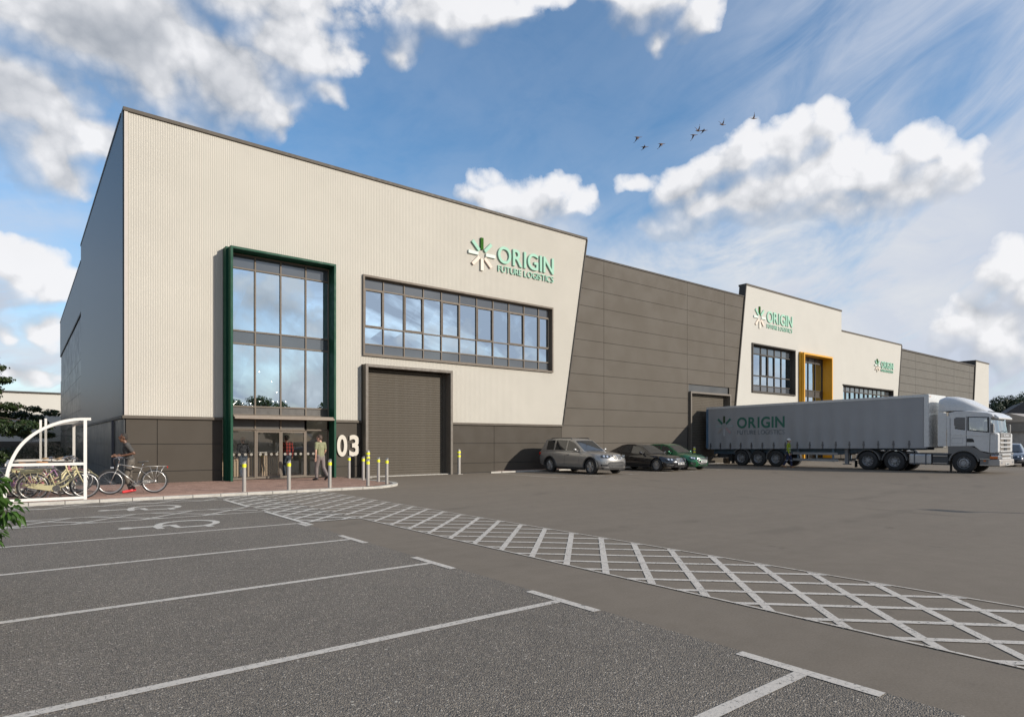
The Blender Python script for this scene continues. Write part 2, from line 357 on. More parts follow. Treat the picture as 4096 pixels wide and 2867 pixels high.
M_HIVIS = pm('hivis_yellow', (.78, .76, .015), .45, var=.03)
M_RUB = pm('tyre_rubber', (.022, .022, .023), .75, var=.2, scale=12)
M_BLACK = pm('black_plastic', (.020, .020, .021), .5, var=.15)
M_ALLOY = pm('alloy', (.50, .49, .48), .30, .8, var=.04)
M_TRUCKW = pm('truck_white', (.56, .555, .545), .28, var=.03, coat=.4)
M_CURT = pm('curtain_sheet', (.31, .31, .315), .55, var=.05, scale=.6, bump=.12, bscale=3)
M_BLUEFR = pm('chassis_blue', (.10, .145, .19), .5, var=.15, scale=3)
M_CHASS = pm('chassis_grey', (.085, .092, .105), .5, var=.15, scale=3)
M_CLAD = pm('truck_lower_grey', (.155, .15, .145), .5, var=.06)
M_CARGL = pm('car_glass', (.018, .021, .023), .03, var=.1, spec=.9, coat=.5)
M_CABGL = glass('cab_glass', (.55, .60, .60), (.85, .9, .92), .28)
M_LAMP = pm('lamp_clear', (.55, .57, .60), .08, .6, var=.1, coat=1)
M_AMBER = pm('amber_lens', (.55, .14, .02), .2, var=.1)
M_RED = pm('red_lens', (.45, .015, .01), .2, var=.1)
M_BARK = pm('bark', (.075, .055, .04), .9, var=.3, scale=8, bump=.6, bscale=30)

# ------------------------------------------------------------------ mesh helpers
class MB:
    def __init__(s): s.v = []; s.f = []; s.mi = []; s.cur = 0
    def add(s, vs, fs):
        o = len(s.v); s.v += [tuple(p) for p in vs]
        for f in fs: s.f.append(tuple(i + o for i in f)); s.mi.append(s.cur)
        return s
    def box(s, x0, x1, y0, y1, z0, z1):
        if x0 > x1: x0, x1 = x1, x0
        if y0 > y1: y0, y1 = y1, y0
        if z0 > z1: z0, z1 = z1, z0
        return s.add([(x0, y0, z0), (x1, y0, z0), (x1, y1, z0), (x0, y1, z0), (x0, y0, z1), (x1, y0, z1), (x1, y1, z1), (x0, y1, z1)],
                     [(0, 3, 2, 1), (4, 5, 6, 7), (0, 1, 5, 4), (1, 2, 6, 5), (2, 3, 7, 6), (3, 0, 4, 7)])
    def prism(s, poly, a, b, axis='y'):
        """poly in the plane across the axis: axis y -> (x,z), x -> (y,z), z -> (x,y)"""
        def P(u, v, w): return {'y': (u, w, v), 'x': (w, u, v), 'z': (u, v, w)}[axis]
        ar = sum(poly[i][0] * poly[(i + 1) % len(poly)][1] - poly[(i + 1) % len(poly)][0] * poly[i][1] for i in range(len(poly)))
        if ar < 0: poly = poly[::-1]
        if axis == 'y': poly = poly[::-1]
        n = len(poly); lo, hi = min(a, b), max(a, b)
        vs = [P(u, v, lo) for u, v in poly] + [P(u, v, hi) for u, v in poly]
        fs = [tuple(range(n))[::-1], tuple(range(n, 2 * n))] + [(i, (i + 1) % n, (i + 1) % n + n, i + n) for i in range(n)]
        return s.add(vs, fs)
    def tube(s, pts, r, n=8, closed=False, caps=True):
        pts = [Vector(p) for p in pts]; m = len(pts)
        rs = r if isinstance(r, (list, tuple)) else [r] * m
        up = None; vs = []
        for i, p in enumerate(pts):
            if closed: t = pts[(i + 1) % m] - pts[i - 1]
            else: t = pts[min(i + 1, m - 1)] - pts[max(i - 1, 0)]
            t = t.normalized() if t.length > 1e-9 else Vector((0, 0, 1))
            if up is None:
                up = Vector((0, 0, 1)) if abs(t.z) < .9 else Vector((1, 0, 0))
            u = up - t * up.dot(t)
            u = u.normalized() if u.length > 1e-6 else t.orthogonal().normalized()
            w = t.cross(u); up = u
            for k in range(n):
                a = 2 * math.pi * k / n
                vs.append(p + (u * math.cos(a) + w * math.sin(a)) * rs[i])
        fs = []
        for i in range(m if closed else m - 1):
            j = (i + 1) % m
            for k in range(n):
                k2 = (k + 1) % n
                fs.append((i * n + k, i * n + k2, j * n + k2, j * n + k))
        if caps and not closed:
            fs.append(tuple(range(n))[::-1]); fs.append(tuple((m - 1) * n + k for k in range(n)))
        return s.add(vs, fs)
    def lathe(s, prof, origin=(0, 0, 0), axis='z', n=20):
        """prof: list of (radius, height); closed at the ends"""
        vs = []
        for r, h in prof:
            for k in range(n):
                a = 2 * math.pi * k / n; c, d = r * math.cos(a), r * math.sin(a)
                q = {'z': (c, d, h), 'y': (c, h, -d), 'x': (h, c, d)}[axis]
                vs.append(tuple(q[i] + origin[i] for i in range(3)))
        m = len(prof); fs = []
        for i in range(m - 1):
            for k in range(n):
                k2 = (k + 1) % n; fs.append((i * n + k, i * n + k2, (i + 1) * n + k2, (i + 1) * n + k))
        fs.append(tuple(range(n))[::-1]); fs.append(tuple((m - 1) * n + k for k in range(n)))
        return s.add(vs, fs)
    def ball(s, c, r, n=12, m=8):
        rx, ry, rz = r if isinstance(r, (list, tuple)) else (r, r, r)
        vs = [(c[0], c[1], c[2] - rz)]
        for i in range(1, m):
            t = math.pi * i / m - math.pi / 2
            for k in range(n):
                a = 2 * math.pi * k / n
                vs.append((c[0] + rx * math.cos(t) * math.cos(a), c[1] + ry * math.cos(t) * math.sin(a), c[2] + rz * math.sin(t)))
        vs.append((c[0], c[1], c[2] + rz)); fs = []
        for k in range(n): fs.append((0, 1 + (k + 1) % n, 1 + k))
        for i in range(m - 2):
            for k in range(n):
                a = 1 + i * n + k; b = 1 + i * n + (k + 1) % n; fs.append((a, b, b + n, a + n))
        L = len(vs) - 1; o = 1 + (m - 2) * n
        for k in range(n): fs.append((o + k, o + (k + 1) % n, L))
        return s.add(vs, fs)
    def mesh(s, name, mats, smooth=False):
        me = bpy.data.meshes.new(name); me.from_pydata(s.v, [], s.f)
        for m in (mats if isinstance(mats, (list, tuple)) else [mats]): me.materials.append(m)
        if isinstance(mats, (list, tuple)) and len(mats) > 1: me.polygons.foreach_set('material_index', s.mi)
        if smooth: me.shade_smooth()
        me.update(); return me
    def build(s, name, mats, parent=None, smooth=False, bevel=0.0, auto=None, **tags):
        return link(name, s.mesh(name, mats, smooth), parent, bevel=bevel, auto=auto, **tags)
def link(name, me, parent=None, loc=(0, 0, 0), rot=(0, 0, 0), bevel=0.0, auto=None, **tags):
    o = bpy.data.objects.new(name, me); COL.objects.link(o); o.location = loc; o.rotation_euler = rot
    if parent: o.parent = parent
    if bevel:
        b = o.modifiers.new('bevel', 'BEVEL'); b.width = bevel; b.segments = 2; b.limit_method = 'ANGLE'; b.angle_limit = R(40)
    if auto and hasattr(me, 'set_sharp_from_angle'): me.shade_smooth(); me.set_sharp_from_angle(angle=R(auto))
    for k, v in tags.items(): o[k] = v
    return o
def thing(name, label, cat, loc=(0, 0, 0), rz=0.0, group=None):
    o = bpy.data.objects.new(name, None); COL.objects.link(o); o.empty_display_size = .2
    o.location = loc; o.rotation_euler = (0, 0, rz); o['label'] = label; o['category'] = cat
    if group: o['group'] = group
    return o
def tag(o, label, cat, group=None):
    o['label'] = label; o['category'] = cat
    if group: o['group'] = group
    return o
def dup(root, loc, rz=None, label=None):
    def rec(o, par):
        c = o.copy(); COL.objects.link(c)
        if par: c.parent = par
        for ch in list(o.children): rec(ch, c)
        return c
    r = rec(root, None); r.location = loc
    if rz is not None: r.rotation_euler = (0, 0, rz)
    if label: r['label'] = label
    return r
def clip(poly, a, b, c):
    """keep a*x + b*y <= c"""
    out = []
    for i in range(len(poly)):
        p, q = poly[i], poly[(i + 1) % len(poly)]
        dp, dq = a * p[0] + b * p[1] - c, a * q[0] + b * q[1] - c
        if dp <= 0: out.append(p)
        if (dp < 0) != (dq < 0) and dp != dq:
            t = dp / (dp - dq); out.append((p[0] + t * (q[0] - p[0]), p[1] + t * (q[1] - p[1])))
    return out
def evaluated(o):
    dg = bpy.context.evaluated_depsgraph_get(); dg.update()
    return bpy.data.meshes.new_from_object(o.evaluated_get(dg))
_glyph = {}
def glyph(ch, weight, depth):
    """one letter as mesh data, cap height 1, its left foot at the origin, front towards -Y"""
    k = (ch, weight, depth)
    if k in _glyph: return _glyph[k]
    cu = bpy.data.curves.new('glyph', 'FONT'); cu.body = ch; cu.size = 1.0; cu.extrude = .1; cu.offset = weight; cu.resolution_u = 8
    o = bpy.data.objects.new('glyph', cu); COL.objects.link(o)
    me = evaluated(o); bpy.data.objects.remove(o)
    xs = [v.co.x for v in me.vertices]; ys = [v.co.y for v in me.vertices]
    _glyph[k] = (me, min(xs), max(xs)); return _glyph[k]
def lettering(parent, text, x0, x1, z0, cap, y_front, depth, mat, weight=0.0, gap=.14, space=.42, name='letter', turn=None):
    """raised letters between x0 and x1 on a wall that faces -Y; turn maps (x,y,z) elsewhere"""
    ref = glyph('I', weight, depth)[0]; yy = [v.co.y for v in ref.vertices]; base, H = min(yy), max(yy) - min(yy)
    w = 0; pos = []
    for i, ch in enumerate(text):
        if ch == ' ': w += space; continue
        _, a, b = glyph(ch, weight, depth); a, b = a / H, b / H
        pos.append((ch, w - a)); w += (b - a) + gap
    w -= gap; sx = (x1 - x0) / w
    objs = []
    for ch, dx in pos:
        g = glyph(ch, weight, depth)[0]
        me = bpy.data.meshes.new(name)
        vs = []
        for v in g.vertices:
            p = (x0 + (v.co.x / H + dx) * sx, y_front + depth * (.5 - v.co.z / .2), z0 + (v.co.y - base) / H * cap)
            vs.append(turn(p) if turn else p)
        me.from_pydata(vs, [], [tuple(f.vertices) for f in g.polygons]); me.materials.append(mat); me.update()
        objs.append(link(name, me, parent))
    return objs
# ------------------------------------------------------------------ ground, road, bays, markings
M_ROAD = asphalt('road_asphalt', False); M_BAY = asphalt('bay_asphalt', True)
M_PAINT = road_paint('road_paint', (.58, .525, .455), 1.0)
M_PAINT2 = road_paint('road_paint_fresh', (.62, .575, .505), .8)
mb = MB(); mb.add([(-900, -900, 0), (900, -900, 0), (900, 900, 0), (-900, 900, 0)], [(0, 1, 2, 3)])
road = mb.build('road', M_ROAD, kind='structure')
ZB = .004
mb = MB()
mb.add([(-40, -30, ZB), (4.32, -30, ZB), (4.32, 12.15, ZB), (5.56, 12.15, ZB), (5.56, 19.49, ZB), (-40, 19.49, ZB)], [(0, 1, 2, 3, 4, 5)])
bays = mb.build('parking_bay_surface', M_BAY, kind='structure')
def stripe(parent, p, q, w, z, mat, name='marking_line'):
    a, b = Vector(p), Vector(q); d = (b - a).normalized(); n = Vector((-d.y, d.x)) * w / 2
    m = MB(); m.add([(*(a + n), z), (*(a - n), z), (*(b - n), z), (*(b + n), z)], [(0, 1, 2, 3)])
    return m.build(name, mat, parent)
# bay lines with their T ends
for y in (12.13, 9.63, 7.10, 4.62, 2.15, -.35, -2.85):
    stripe(bays, (-6.0, y), (4.21, y), .095, .008, M_PAINT)
    stripe(bays, (4.26, y + (.0 if y > 12 else .50)), (4.26, y - .50), .10, .009, M_PAINT)
# hatched pedestrian strip along the bays, 45 degree cross hatching
def hatch(parent, x0, x1, y0, y1, pitch, w, z, mat, phase=0.0, ph2=0.0):
    def run(sign, zz, ph):
        c = (y0 if sign > 0 else y0) - (x1 - x0) - pitch + ph
        while c < y1 + (x1 - x0) + pitch:
            # line y = c + sign*(x-x0), clipped to the box
            t0, t1 = 0.0, x1 - x0
            if sign > 0: t0 = max(t0, y0 - c); t1 = min(t1, y1 - c)
            else: t0 = max(t0, c - y1); t1 = min(t1, c - y0)
            if t1 - t0 > .12: stripe(parent, (x0 + t0, c + sign * t0), (x0 + t1, c + sign * t1), w, zz, mat)
            c += pitch
    run(1, z, phase); run(-1, z + .0015, ph2)
HX0, HX1 = 5.55, 7.58
hatch(road, HX0, HX1, -4.0, 19.44, .70, .085, .005, M_PAINT, .05, .42)
stripe(road, (HX0, -4.0), (HX0, 12.2), .035, .009, M_PAINT); stripe(road, (HX1, -4.0), (HX1, 19.44), .03, .009, M_PAINT)
hatch(bays, 4.40, 5.50, 12.22, 19.36, .70, .085, .008, M_PAINT2, .30, .15)
stripe(bays, (4.38, 12.18), (5.52, 12.18), .06, .0115, M_PAINT2)
for ya, yb in ((14.61, 11.70), (18.24, 15.90)): stripe(bays, (4.36, ya), (4.36, yb), .09, .0125, M_PAINT2)
for y0, y1, ph in ((14.63, 15.84, .1), (18.28, 19.36, .5)):
    hatch(bays, -4.5, 4.30, y0, y1, 1.15, .075, .008, M_PAINT2, ph, ph + .6)
    for y in (y0, y1): stripe(bays, (-4.5, y), (4.32, y), .07, .0115, M_PAINT2)
# wheelchair symbols: head, trunk, seat and wheel, drawn lying on the bay with the wheel to the right
def wheelchair(cx, cy):
    s = 1.0
    m = MB()
    def poly(pts, z=.0085): m.add([(cx + x, cy + y, z) for x, y in pts], [tuple(range(len(pts)))])
    def fat(pts, w, z):
        L, Rr = [], []
        for i, p in enumerate(pts):
            a, b = Vector(pts[max(i - 1, 0)]), Vector(pts[min(i + 1, len(pts) - 1)]); d = (b - a).normalized(); n = Vector((-d.y, d.x)) * w / 2
            L.append((p[0] + n.x, p[1] + n.y)); Rr.append((p[0] - n.x, p[1] - n.y))
        for i in range(len(pts) - 1): poly([Rr[i], Rr[i + 1], L[i + 1], L[i]], z)
    poly([(-.70 + .13 * math.cos(a), .02 + .13 * math.sin(a)) for a in [k * math.pi / 8 for k in range(16)]])
    fat([(-.58, .02), (.12, -.02)], .14, .0087)                       # trunk
    fat([(-.22, -.03), (-.20, -.42)], .13, .0089)                     # arm
    fat([(.05, .00), (.09, -.42), (.62, -.46)], .14, .0091)             # thigh and shin
    fat([(.56, -.40), (.60, -.66)], .13, .0093)                       # foot
    fat([(.33 + .50 * math.cos(a), .05 + .52 * math.sin(a)) for a in [R(q) for q in range(200, -70, -12)]], .13, .0095)  # wheel
    m.build('wheelchair_symbol', M_PAINT2, bays)
wheelchair(2.22, 17.1); wheelchair(2.22, 13.35)

# ------------------------------------------------------------------ entrance pavement: kerb stones and brick paving
PZ = .08
pav = MB()
outline = [(-9, 19.62), (9.1, 19.62)]
arc = [(9.1 + 1.75 * math.sin(a), 21.37 - 1.75 * math.cos(a)) for a in [R(k * 9) for k in range(0, 11)]]
edge_in = [(9.1, 19.62)] + arc[1:] + [(10.85, 26.0)]
pav.prism([(-9, 19.62)] + edge_in + [(-9, 26.0)], 0, PZ - .012, 'z')
pavement = pav.build('pavement', pm('paving_joint', (.13, .10, .08), .9), kind='structure')
def inside_pave(x, y):
    if y < 19.63 or y > 25.98 or x > 10.84: return False
    if x > 9.1 and y < 21.37: return (x - 9.1) ** 2 + (y - 21.37) ** 2 < 1.74 ** 2
    return True
BW, BD = .206, .104
allb = []
row = 0; y = 19.635
while y < 25.9:
    x = -1.3 + (BW / 2 if row % 2 else 0)
    while x < 10.8:
        if inside_pave(x, y) and inside_pave(x + BW, y) and inside_pave(x + BW, y + BD): allb.append((x, y))
        x += BW
    y += BD; row += 1
allb.sort(key=lambda p: math.hypot(p[0], p[1]))
bmesh_one = MB().box(.004, BW - .004, .004, BD - .004, -.03, 0).mesh('brick', M_BRICK)
for i, (x, y) in enumerate(allb[:300]):
    link('brick', bmesh_one, pavement, (x, y, PZ - rnd.random() * .004))
mb = MB()
for x, y in allb[300:]:
    z = PZ - rnd.random() * .004
    mb.add([(x + .004, y + .004, z), (x + BW - .004, y + .004, z), (x + BW - .004, y + BD - .004, z), (x + .004, y + BD - .004, z)], [(0, 1, 2, 3)])
for x0, y0, x1, y1 in ((-9, 19.63, -1.3, 26), ):
    mb.add([(x0, y0, PZ - .002), (x1, y0, PZ - .002), (x1, y1, PZ - .002), (x0, y1, PZ - .002)], [(0, 1, 2, 3)])
mb.build('brick_field', M_BRICK, pavement, kind='stuff')
ks = MB().box(.004, .726, -.06, .125, 0, PZ + .004).mesh('kerb_stone', M_KERB)
x = -2.05
while x < 9.0:
    link('kerb_stone', ks, pavement, (x, 19.50, 0), bevel=.008); x += .735
for i in range(len(arc) - 1):
    if i % 2: continue
    m = MB(); a0, a1 = R(i * 9 + .3), R(min(90, (i + 2) * 9) - .3)
    pts = []
    for r, aa in ((1.93, (a0, (a0 + a1) / 2, a1)), (1.75, (a1, (a0 + a1) / 2, a0))):
        pts += [(9.1 + r * math.sin(a), 21.37 - r * math.cos(a)) for a in aa]
    m.prism(pts, 0, PZ + .004, 'z'); m.build('kerb_stone', M_KERB, pavement, bevel=.008)
for k in range(6):
    MB().box(10.855, 11.03, 21.375 + k * .735, 21.375 + k * .735 + .727, 0, PZ + .004 - k * .010).build('kerb_stone', M_KERB, pavement, bevel=.006)

# kerbed strip at the foot of the grey wall, behind the parked cars
strip = MB().prism([(18.75, 25.42), (35.3, 25.42), (35.3, 26.0), (19.6, 26.0)], 0, .07, 'z').build('kerb_strip', M_BRICK, kind='structure')
x = 18.62
m = MB().prism([(18.55, 25.28), (19.2, 25.28), (19.3, 25.415), (19.0, 25.415)], 0, .078, 'z').build('kerb_stone', M_KERB, strip)
k2 = MB().box(.004, .90, 0, .13, 0, .078).mesh('kerb_stone', M_KERB)
x = 19.25
while x < 35.0: link('kerb_stone', k2, strip, (x, 25.285, 0)); x += .905
for x in (18.66, 21.15, 23.58, 26.02, 28.44, 30.86, 33.3):
    stripe(road, (x, 25.1), (x, 20.4), .08, .005, M_PAINT2)
    stripe(road, (x - (.02 if x < 19 else .36), 20.36), (x + .38, 20.36), .08, .0065, M_PAINT2)
for k in range(9):
    x = 43.0 + k * 2.45
    stripe(road, (x, 25.0), (x, 20.3), .08, .005, M_PAINT2)
for k in range(5):
    stripe(road, (44 + k * 2.5, 8.0), (44 + k * 2.5, 13.0), .08, .005, M_PAINT2)

# ------------------------------------------------------------------ warehouse, first unit
YF = 26.0
u1 = thing('warehouse_unit', 'nearest warehouse, cream ribbed wall over dark base, with a tall green framed entrance', 'warehouse')
RK = (25.97, 13.42, 24.05, 2.54)                      # raking edge, top and foot
def rake_x(z, rk=RK): return rk[2] + (rk[0] - rk[2]) * (z - rk[3]) / (rk[1] - rk[3])
PORTAL = (6.18, 10.53, 0, 9.08); WIN = (12.03, 23.24, 5.47, 8.96); ROLL = (11.92, 16.52, 0, 5.03)
HOLES = [PORTAL, WIN, ROLL]
def cream_sheet():
    m = MB(); zb, zt, pitch = 2.53, 13.34, .0769
    prof = [(0, 0), (.16, .55), (.36, 1), (.56, 1), (.76, .55), (.92, 0)]     # one rib across its pitch
    xs = []
    x = 3.02
    while x < 26.0:
        for t, h in prof: xs.append((x + t * pitch, 26.0 - .009 * h))
        x += pitch
    cuts = sorted({v for hh in HOLES for v in hh[:2]})
    pts = []
    for i, (a, ya) in enumerate(xs):
        pts.append((a, ya))
        if i + 1 < len(xs):
            for c in cuts:
                if a < c < xs[i + 1][0]:
                    t = (c - a) / (xs[i + 1][0] - a); pts.append((c, ya + t * (xs[i + 1][1] - ya)))
    for i in range(len(pts) - 1):
        (a, ya), (b, yb) = pts[i], pts[i + 1]; c = (a + b) / 2
        lo = zb
        if c > RK[2]: lo = max(lo, RK[3] + (c - RK[2]) * (RK[1] - RK[3]) / (RK[0] - RK[2]))
        spans = [(lo, zt)]
        for hx0, hx1, hz0, hz1 in HOLES:
            if hx0 < c < hx1:
                nxt = []
                for p, q in spans:
                    if hz0 > p: nxt.append((p, min(q, hz0)))
                    if hz1 < q: nxt.append((max(p, hz1), q))
                spans = nxt
        for p, q in spans:
            if q - p > .01: m.add([(a, ya, p), (b, yb, p), (b, yb, q), (a, ya, q)], [(0, 1, 2, 3)])
    return m.build('ribbed_cladding', M_CREAM, u1, smooth=False, auto=50)
cream_sheet()
MB().box(2.90, 3.015, 25.965, 26.05, 2.53, 13.34).build('corner_flashing', pm('corner_flash', (.47, .42, .37), .75, var=.02), u1, bevel=.004)
# coping, raking trim, drip trims
MB().box(2.86, 25.99, 25.93, 26.55, 13.34, 13.47).build('coping', M_COPE, u1, bevel=.006)
m = MB(); m.prism([(RK[2] - .01, RK[3] - .12), (RK[2] + .05, RK[3] - .12), (RK[0] + .06, 13.34), (RK[0] - .01, 13.34)], 25.935, 26.10, 'y'); m.build('raking_trim', M_DARKFR, u1)
for x0, x1 in ((2.84, 6.17), (10.53, 11.93), (16.53, 24.06)):
    MB().box(x0, x1, 25.94, 26.06, 2.42, 2.528).build('drip_trim', M_TRIM, u1, bevel=.004)
# backing wall with the openings left free
def wall_holes(m, x0, x1, z0, z1, ya, yb, holes):
    xs = sorted({x0, x1} | {v for h in holes for v in h[:2] if x0 < v < x1}); zs = sorted({z0, z1} | {v for h in holes for v in h[2:] if z0 < v < z1})
    for i in range(len(xs) - 1):
        for j in range(len(zs) - 1):
            cx, cz = (xs[i] + xs[i + 1]) / 2, (zs[j] + zs[j + 1]) / 2
            if any(h[0] < cx < h[1] and h[2] < cz < h[3] for h in holes): continue
            m.box(xs[i], xs[i + 1], ya, yb, zs[j], zs[j + 1])
m = MB(); wall_holes(m, 3.06, 24.2, 0, 13.3, 26.075, 26.25, HOLES); m.build('backing_wall', M_SLATE2, u1)
m = MB(); m.prism([(24.2, 2.4), (25.9, 13.3), (24.2, 13.3)], 26.07, 26.25, 'y'); m.build('parapet_wall', M_SLATE2, u1)
GDOOR = (35.77, 40.61, 0, 4.98)
m = MB(); wall_holes(m, 24.2, 43.0, 0, 12.40, 26.12, 26.30, [GDOOR]); m.build('backing_wall', M_SLATE2, u1)
MB().box(2.95, 43.0, 26.3, 70.6, 12.15, 12.38).build('roof', M_ROOF, u1)
MB().box(3.3, 42.8, 33.2, 33.4, 0, 12.1).build('inner_wall', M_INT, u1)
# dado and grey composite panels, one object each, open joints between them
def panel_grid(parent, xs, zs, y0, y1, mat, holes=(), clips=(), gap=.020, name='cladding_panel'):
    for i in range(len(xs) - 1):
        for j in range(len(zs) - 1):
            segs = [(xs[i] + gap / 2, xs[i + 1] - gap / 2)]
            za, zb = zs[j] + gap / 2, zs[j + 1] - gap / 2
            for h in holes:
                if za < h[3] - .02 and zb > h[2] + .02 and zb <= h[3] + .6:
                    nn = []
                    for a, b in segs:
                        if h[1] <= a or h[0] >= b: nn.append((a, b)); continue
                        if h[0] - a > .05: nn.append((a, h[0]))
                        if b - h[1] > .05: nn.append((h[1], b))
                    segs = nn
            for a, b in segs:
                poly = [(a, za), (b, za), (b, zb), (a, zb)]
                for c in clips: poly = clip(poly, *c) if poly else poly
                if len(poly) < 3: continue
                MB().prism(poly, y0, y1, 'y').build(name, mat, parent)
DZ = [0.02, .5, 1.5, 2.42]
panel_grid(u1, [2.95, 3.94, 6.17], DZ, 26.03, 26.07, M_DADO)
panel_grid(u1, [10.54, 11.92], DZ, 26.03, 26.07, M_DADO)
panel_grid(u1, [16.53, 19.29, 24.03], DZ, 26.03, 26.07, M_DADO)
# grey wall right of the rake
dx, dz = RK[0] - RK[2], RK[1] - RK[3]
rk_clip = (-dz, dx, -dz * (RK[2] + .06) + dx * RK[3])
GZ = [0.02] + [.5 + k for k in range(12)] + [12.36]
lowz = [z for z in GZ if z <= 2.6]
panel_grid(u1, [24.03, 27.47, 35.62], [0.02, .5, 1.5, 2.5], 26.032, 26.07, M_GREY)
panel_grid(u1, [40.02, 42.9], [0.02, .5, 1.5, 2.5], 26.032, 26.07, M_GREY, [GDOOR])
panel_grid(u1, [23.9, 27.47, 35.62, 40.02, 42.9], GZ[3:], 26.032, 26.07, M_GREY, [GDOOR], [rk_clip])
MB().box(25.85, 42.78, 26.00, 26.5, 12.37, 12.47).build('coping', M_DARKFR, u1, bevel=.005)
# left flank
MB().box(2.86, 2.93, 26.05, 45.6, 2.53, 13.34).build('flank_cladding', M_SLATE, u1)
MB().box(2.84, 3.2, 26.55, 45.7, 13.34, 13.47).build('coping', M_COPE, u1)
MB().box(2.835, 2.95, 26.06, 45.6, 2.42, 2.528).build('drip_trim', M_TRIM, u1)
for (ya, yb) in ((26.07, 33.0), (33.0, 39.5), (39.5, 45.6), (45.6, 52), (52, 61), (61, 70.5)):
    for za, zb in ((0.02, .5), (.5, 1.5), (1.5, 2.42)):
        MB().box(2.90, 2.95, ya + .006, yb - .006, za + .006, zb - .006).build('cladding_panel', M_SLATE2, u1)
MB().box(2.96, 3.10, 26.3, 70.6, 0, 12.3).build('backing_wall', M_SLATE2, u1)
MB().box(2.86, 2.955, 45.62, 70.5, 9.41, 12.38).build('upper_band', M_SLATE, u1)
MB().box(2.84, 3.3, 45.62, 70.6, 12.38, 12.48).build('coping', M_COPE, u1)
MB().box(2.855, 2.955, 45.62, 70.52, 9.28, 9.405).build('drip_trim', M_DARKFR, u1)
MB().box(2.925, 2.958, 45.62, 70.2, 7.07, 9.27).build('pale_band', M_SLATE3, u1)
for za, zb in ((6.63, 7.06), (5.60, 6.63), (4.57, 5.60), (3.54, 4.57), (2.53, 3.54)):
    for ya, yb in ((45.62, 54), (54, 62.3), (62.3, 70.5)):
        MB().box(2.90, 2.955, ya + .004, yb - .004, za + .008, zb - .008).build('cladding_panel', M_SLATE2, u1)
MB().box(2.80, 2.885, 28.9, 29.05, .08, 2.4).build('downpipe', M_SLATE3, u1)

# green portal
pt = MB()
def frame_u(m, x0, x1, zt, y0, y1, t, z0=PZ):
    m.box(x0, x0 + t, y0, y1, z0, zt); m.box(x1 - t, x1, y0, y1, z0, zt); m.box(x0 + t, x1 - t, y0, y1, zt - t, zt)
frame_u(pt, 6.27, 10.44, 9.03, 25.23, 25.86, .085); portal = pt.build('portal_frame', M_GREEN, u1)
pt = MB(); frame_u(pt, 6.185, 10.525, 9.075, 25.62, 26.02, .083); pt.build('portal_collar', M_GREEN, u1)

def window(parent, xs, zs, y, frame_mat, panes, tw=.055, depth=.12, openers=(), skip=(), name='window'):
    """mullions at xs and transoms at zs; panes[j] is the glass of row j; each pane a child of the frame"""
    m = MB()
    for x in xs: m.box(x - tw / 2, x + tw / 2, y - depth / 2, y + depth / 2, zs[0] - tw / 2, zs[-1] + tw / 2)
    for z in zs:
        for i in range(len(xs) - 1): m.box(xs[i] + tw / 2, xs[i + 1] - tw / 2, y - depth / 2 + .004, y + depth / 2 - .004, z - tw / 2, z + tw / 2)
    fr = m.build(name, frame_mat, parent)
    for j in range(len(zs) - 1):
        for i in range(len(xs) - 1):
            if (i, j) in skip: continue
            a, b, c, d = xs[i] + tw / 2, xs[i + 1] - tw / 2, zs[j] + tw / 2, zs[j + 1] - tw / 2
            if (i, j) in openers:
                q = MB(); t = .045
                q.box(a, b, y - depth / 2 - .02, y - .01, c, c + t); q.box(a, b, y - depth / 2 - .02, y - .01, d - t, d)
                q.box(a, a + t, y - depth / 2 - .02, y - .01, c + t, d - t); q.box(b - t, b, y - depth / 2 - .02, y - .01, c + t, d - t)
                q.build('opening_sash', frame_mat, fr); a, b, c, d = a + t, b - t, c + t, d - t
            mat = panes[j]
            if mat in (M_SPAN, M_SPAND): MB().box(a, b, y - .012, y + .03, c, d).build('spandrel_pane', mat, fr)
            else:
                sh = [rnd.uniform(-.0025, .0025) for _ in range(4)]
                q = MB(); q.add([(a, y + sh[0], c), (b, y + sh[1], c), (b, y + sh[2], d), (a, y + sh[3], d)], [(0, 1, 2, 3)]); q.build('pane', mat, fr)
    return fr
# entrance curtain wall
YG = 25.86
EX = [6.385, 7.33, 8.33, 9.36, 10.34]
window(u1, EX, [2.64, 2.97, 5.42, 5.93, 8.37, 8.90], YG, M_FRAME, [M_SPAND, M_GLASS, M_SPAN, M_GLASS, M_SPAN], name='curtain_wall')
window(u1, EX, [2.07, 2.61], YG, M_FRAME, [M_SPAND], skip=((3, 0),), name='door_head')
window(u1, EX[:2], [.14, 2.04], YG, M_FRAME, [M_GLASSD], name='side_light')
window(u1, EX[3:], [.14, 2.58], YG, M_FRAME, [M_GLASSD], name='side_light')
for xa, xb in ((7.36, 8.325), (8.335, 9.33)):
    m = MB(); t = .06
    m.box(xa, xa + t, YG - .07, YG - .01, .12, 2.02); m.box(xb - t, xb, YG - .07, YG - .01, .12, 2.02); m.box(xa + t, xb - t, YG - .07, YG - .01, 1.95, 2.02); m.box(xa + t, xb - t, YG - .07, YG - .01, .12, .20)
    d = m.build('sliding_door', M_FRAME, u1)
    q = MB(); q.add([(xa + t, YG - .04, .2), (xb - t, YG - .04, .2), (xb - t, YG - .04, 1.95), (xa + t, YG - .04, 1.95)], [(0, 1, 2, 3)]); q.build('pane', M_GLASSD, d)
    for k in range(4):
        cx = xa + .17 + k * .215
        MB().lathe([(.055, 0), (.055, .003)], (cx, YG - .046, 1.08), 'y', 16).build('safety_dot', pm('frosted_dot', (.27, .25, .215), .8, spec=.1), d)
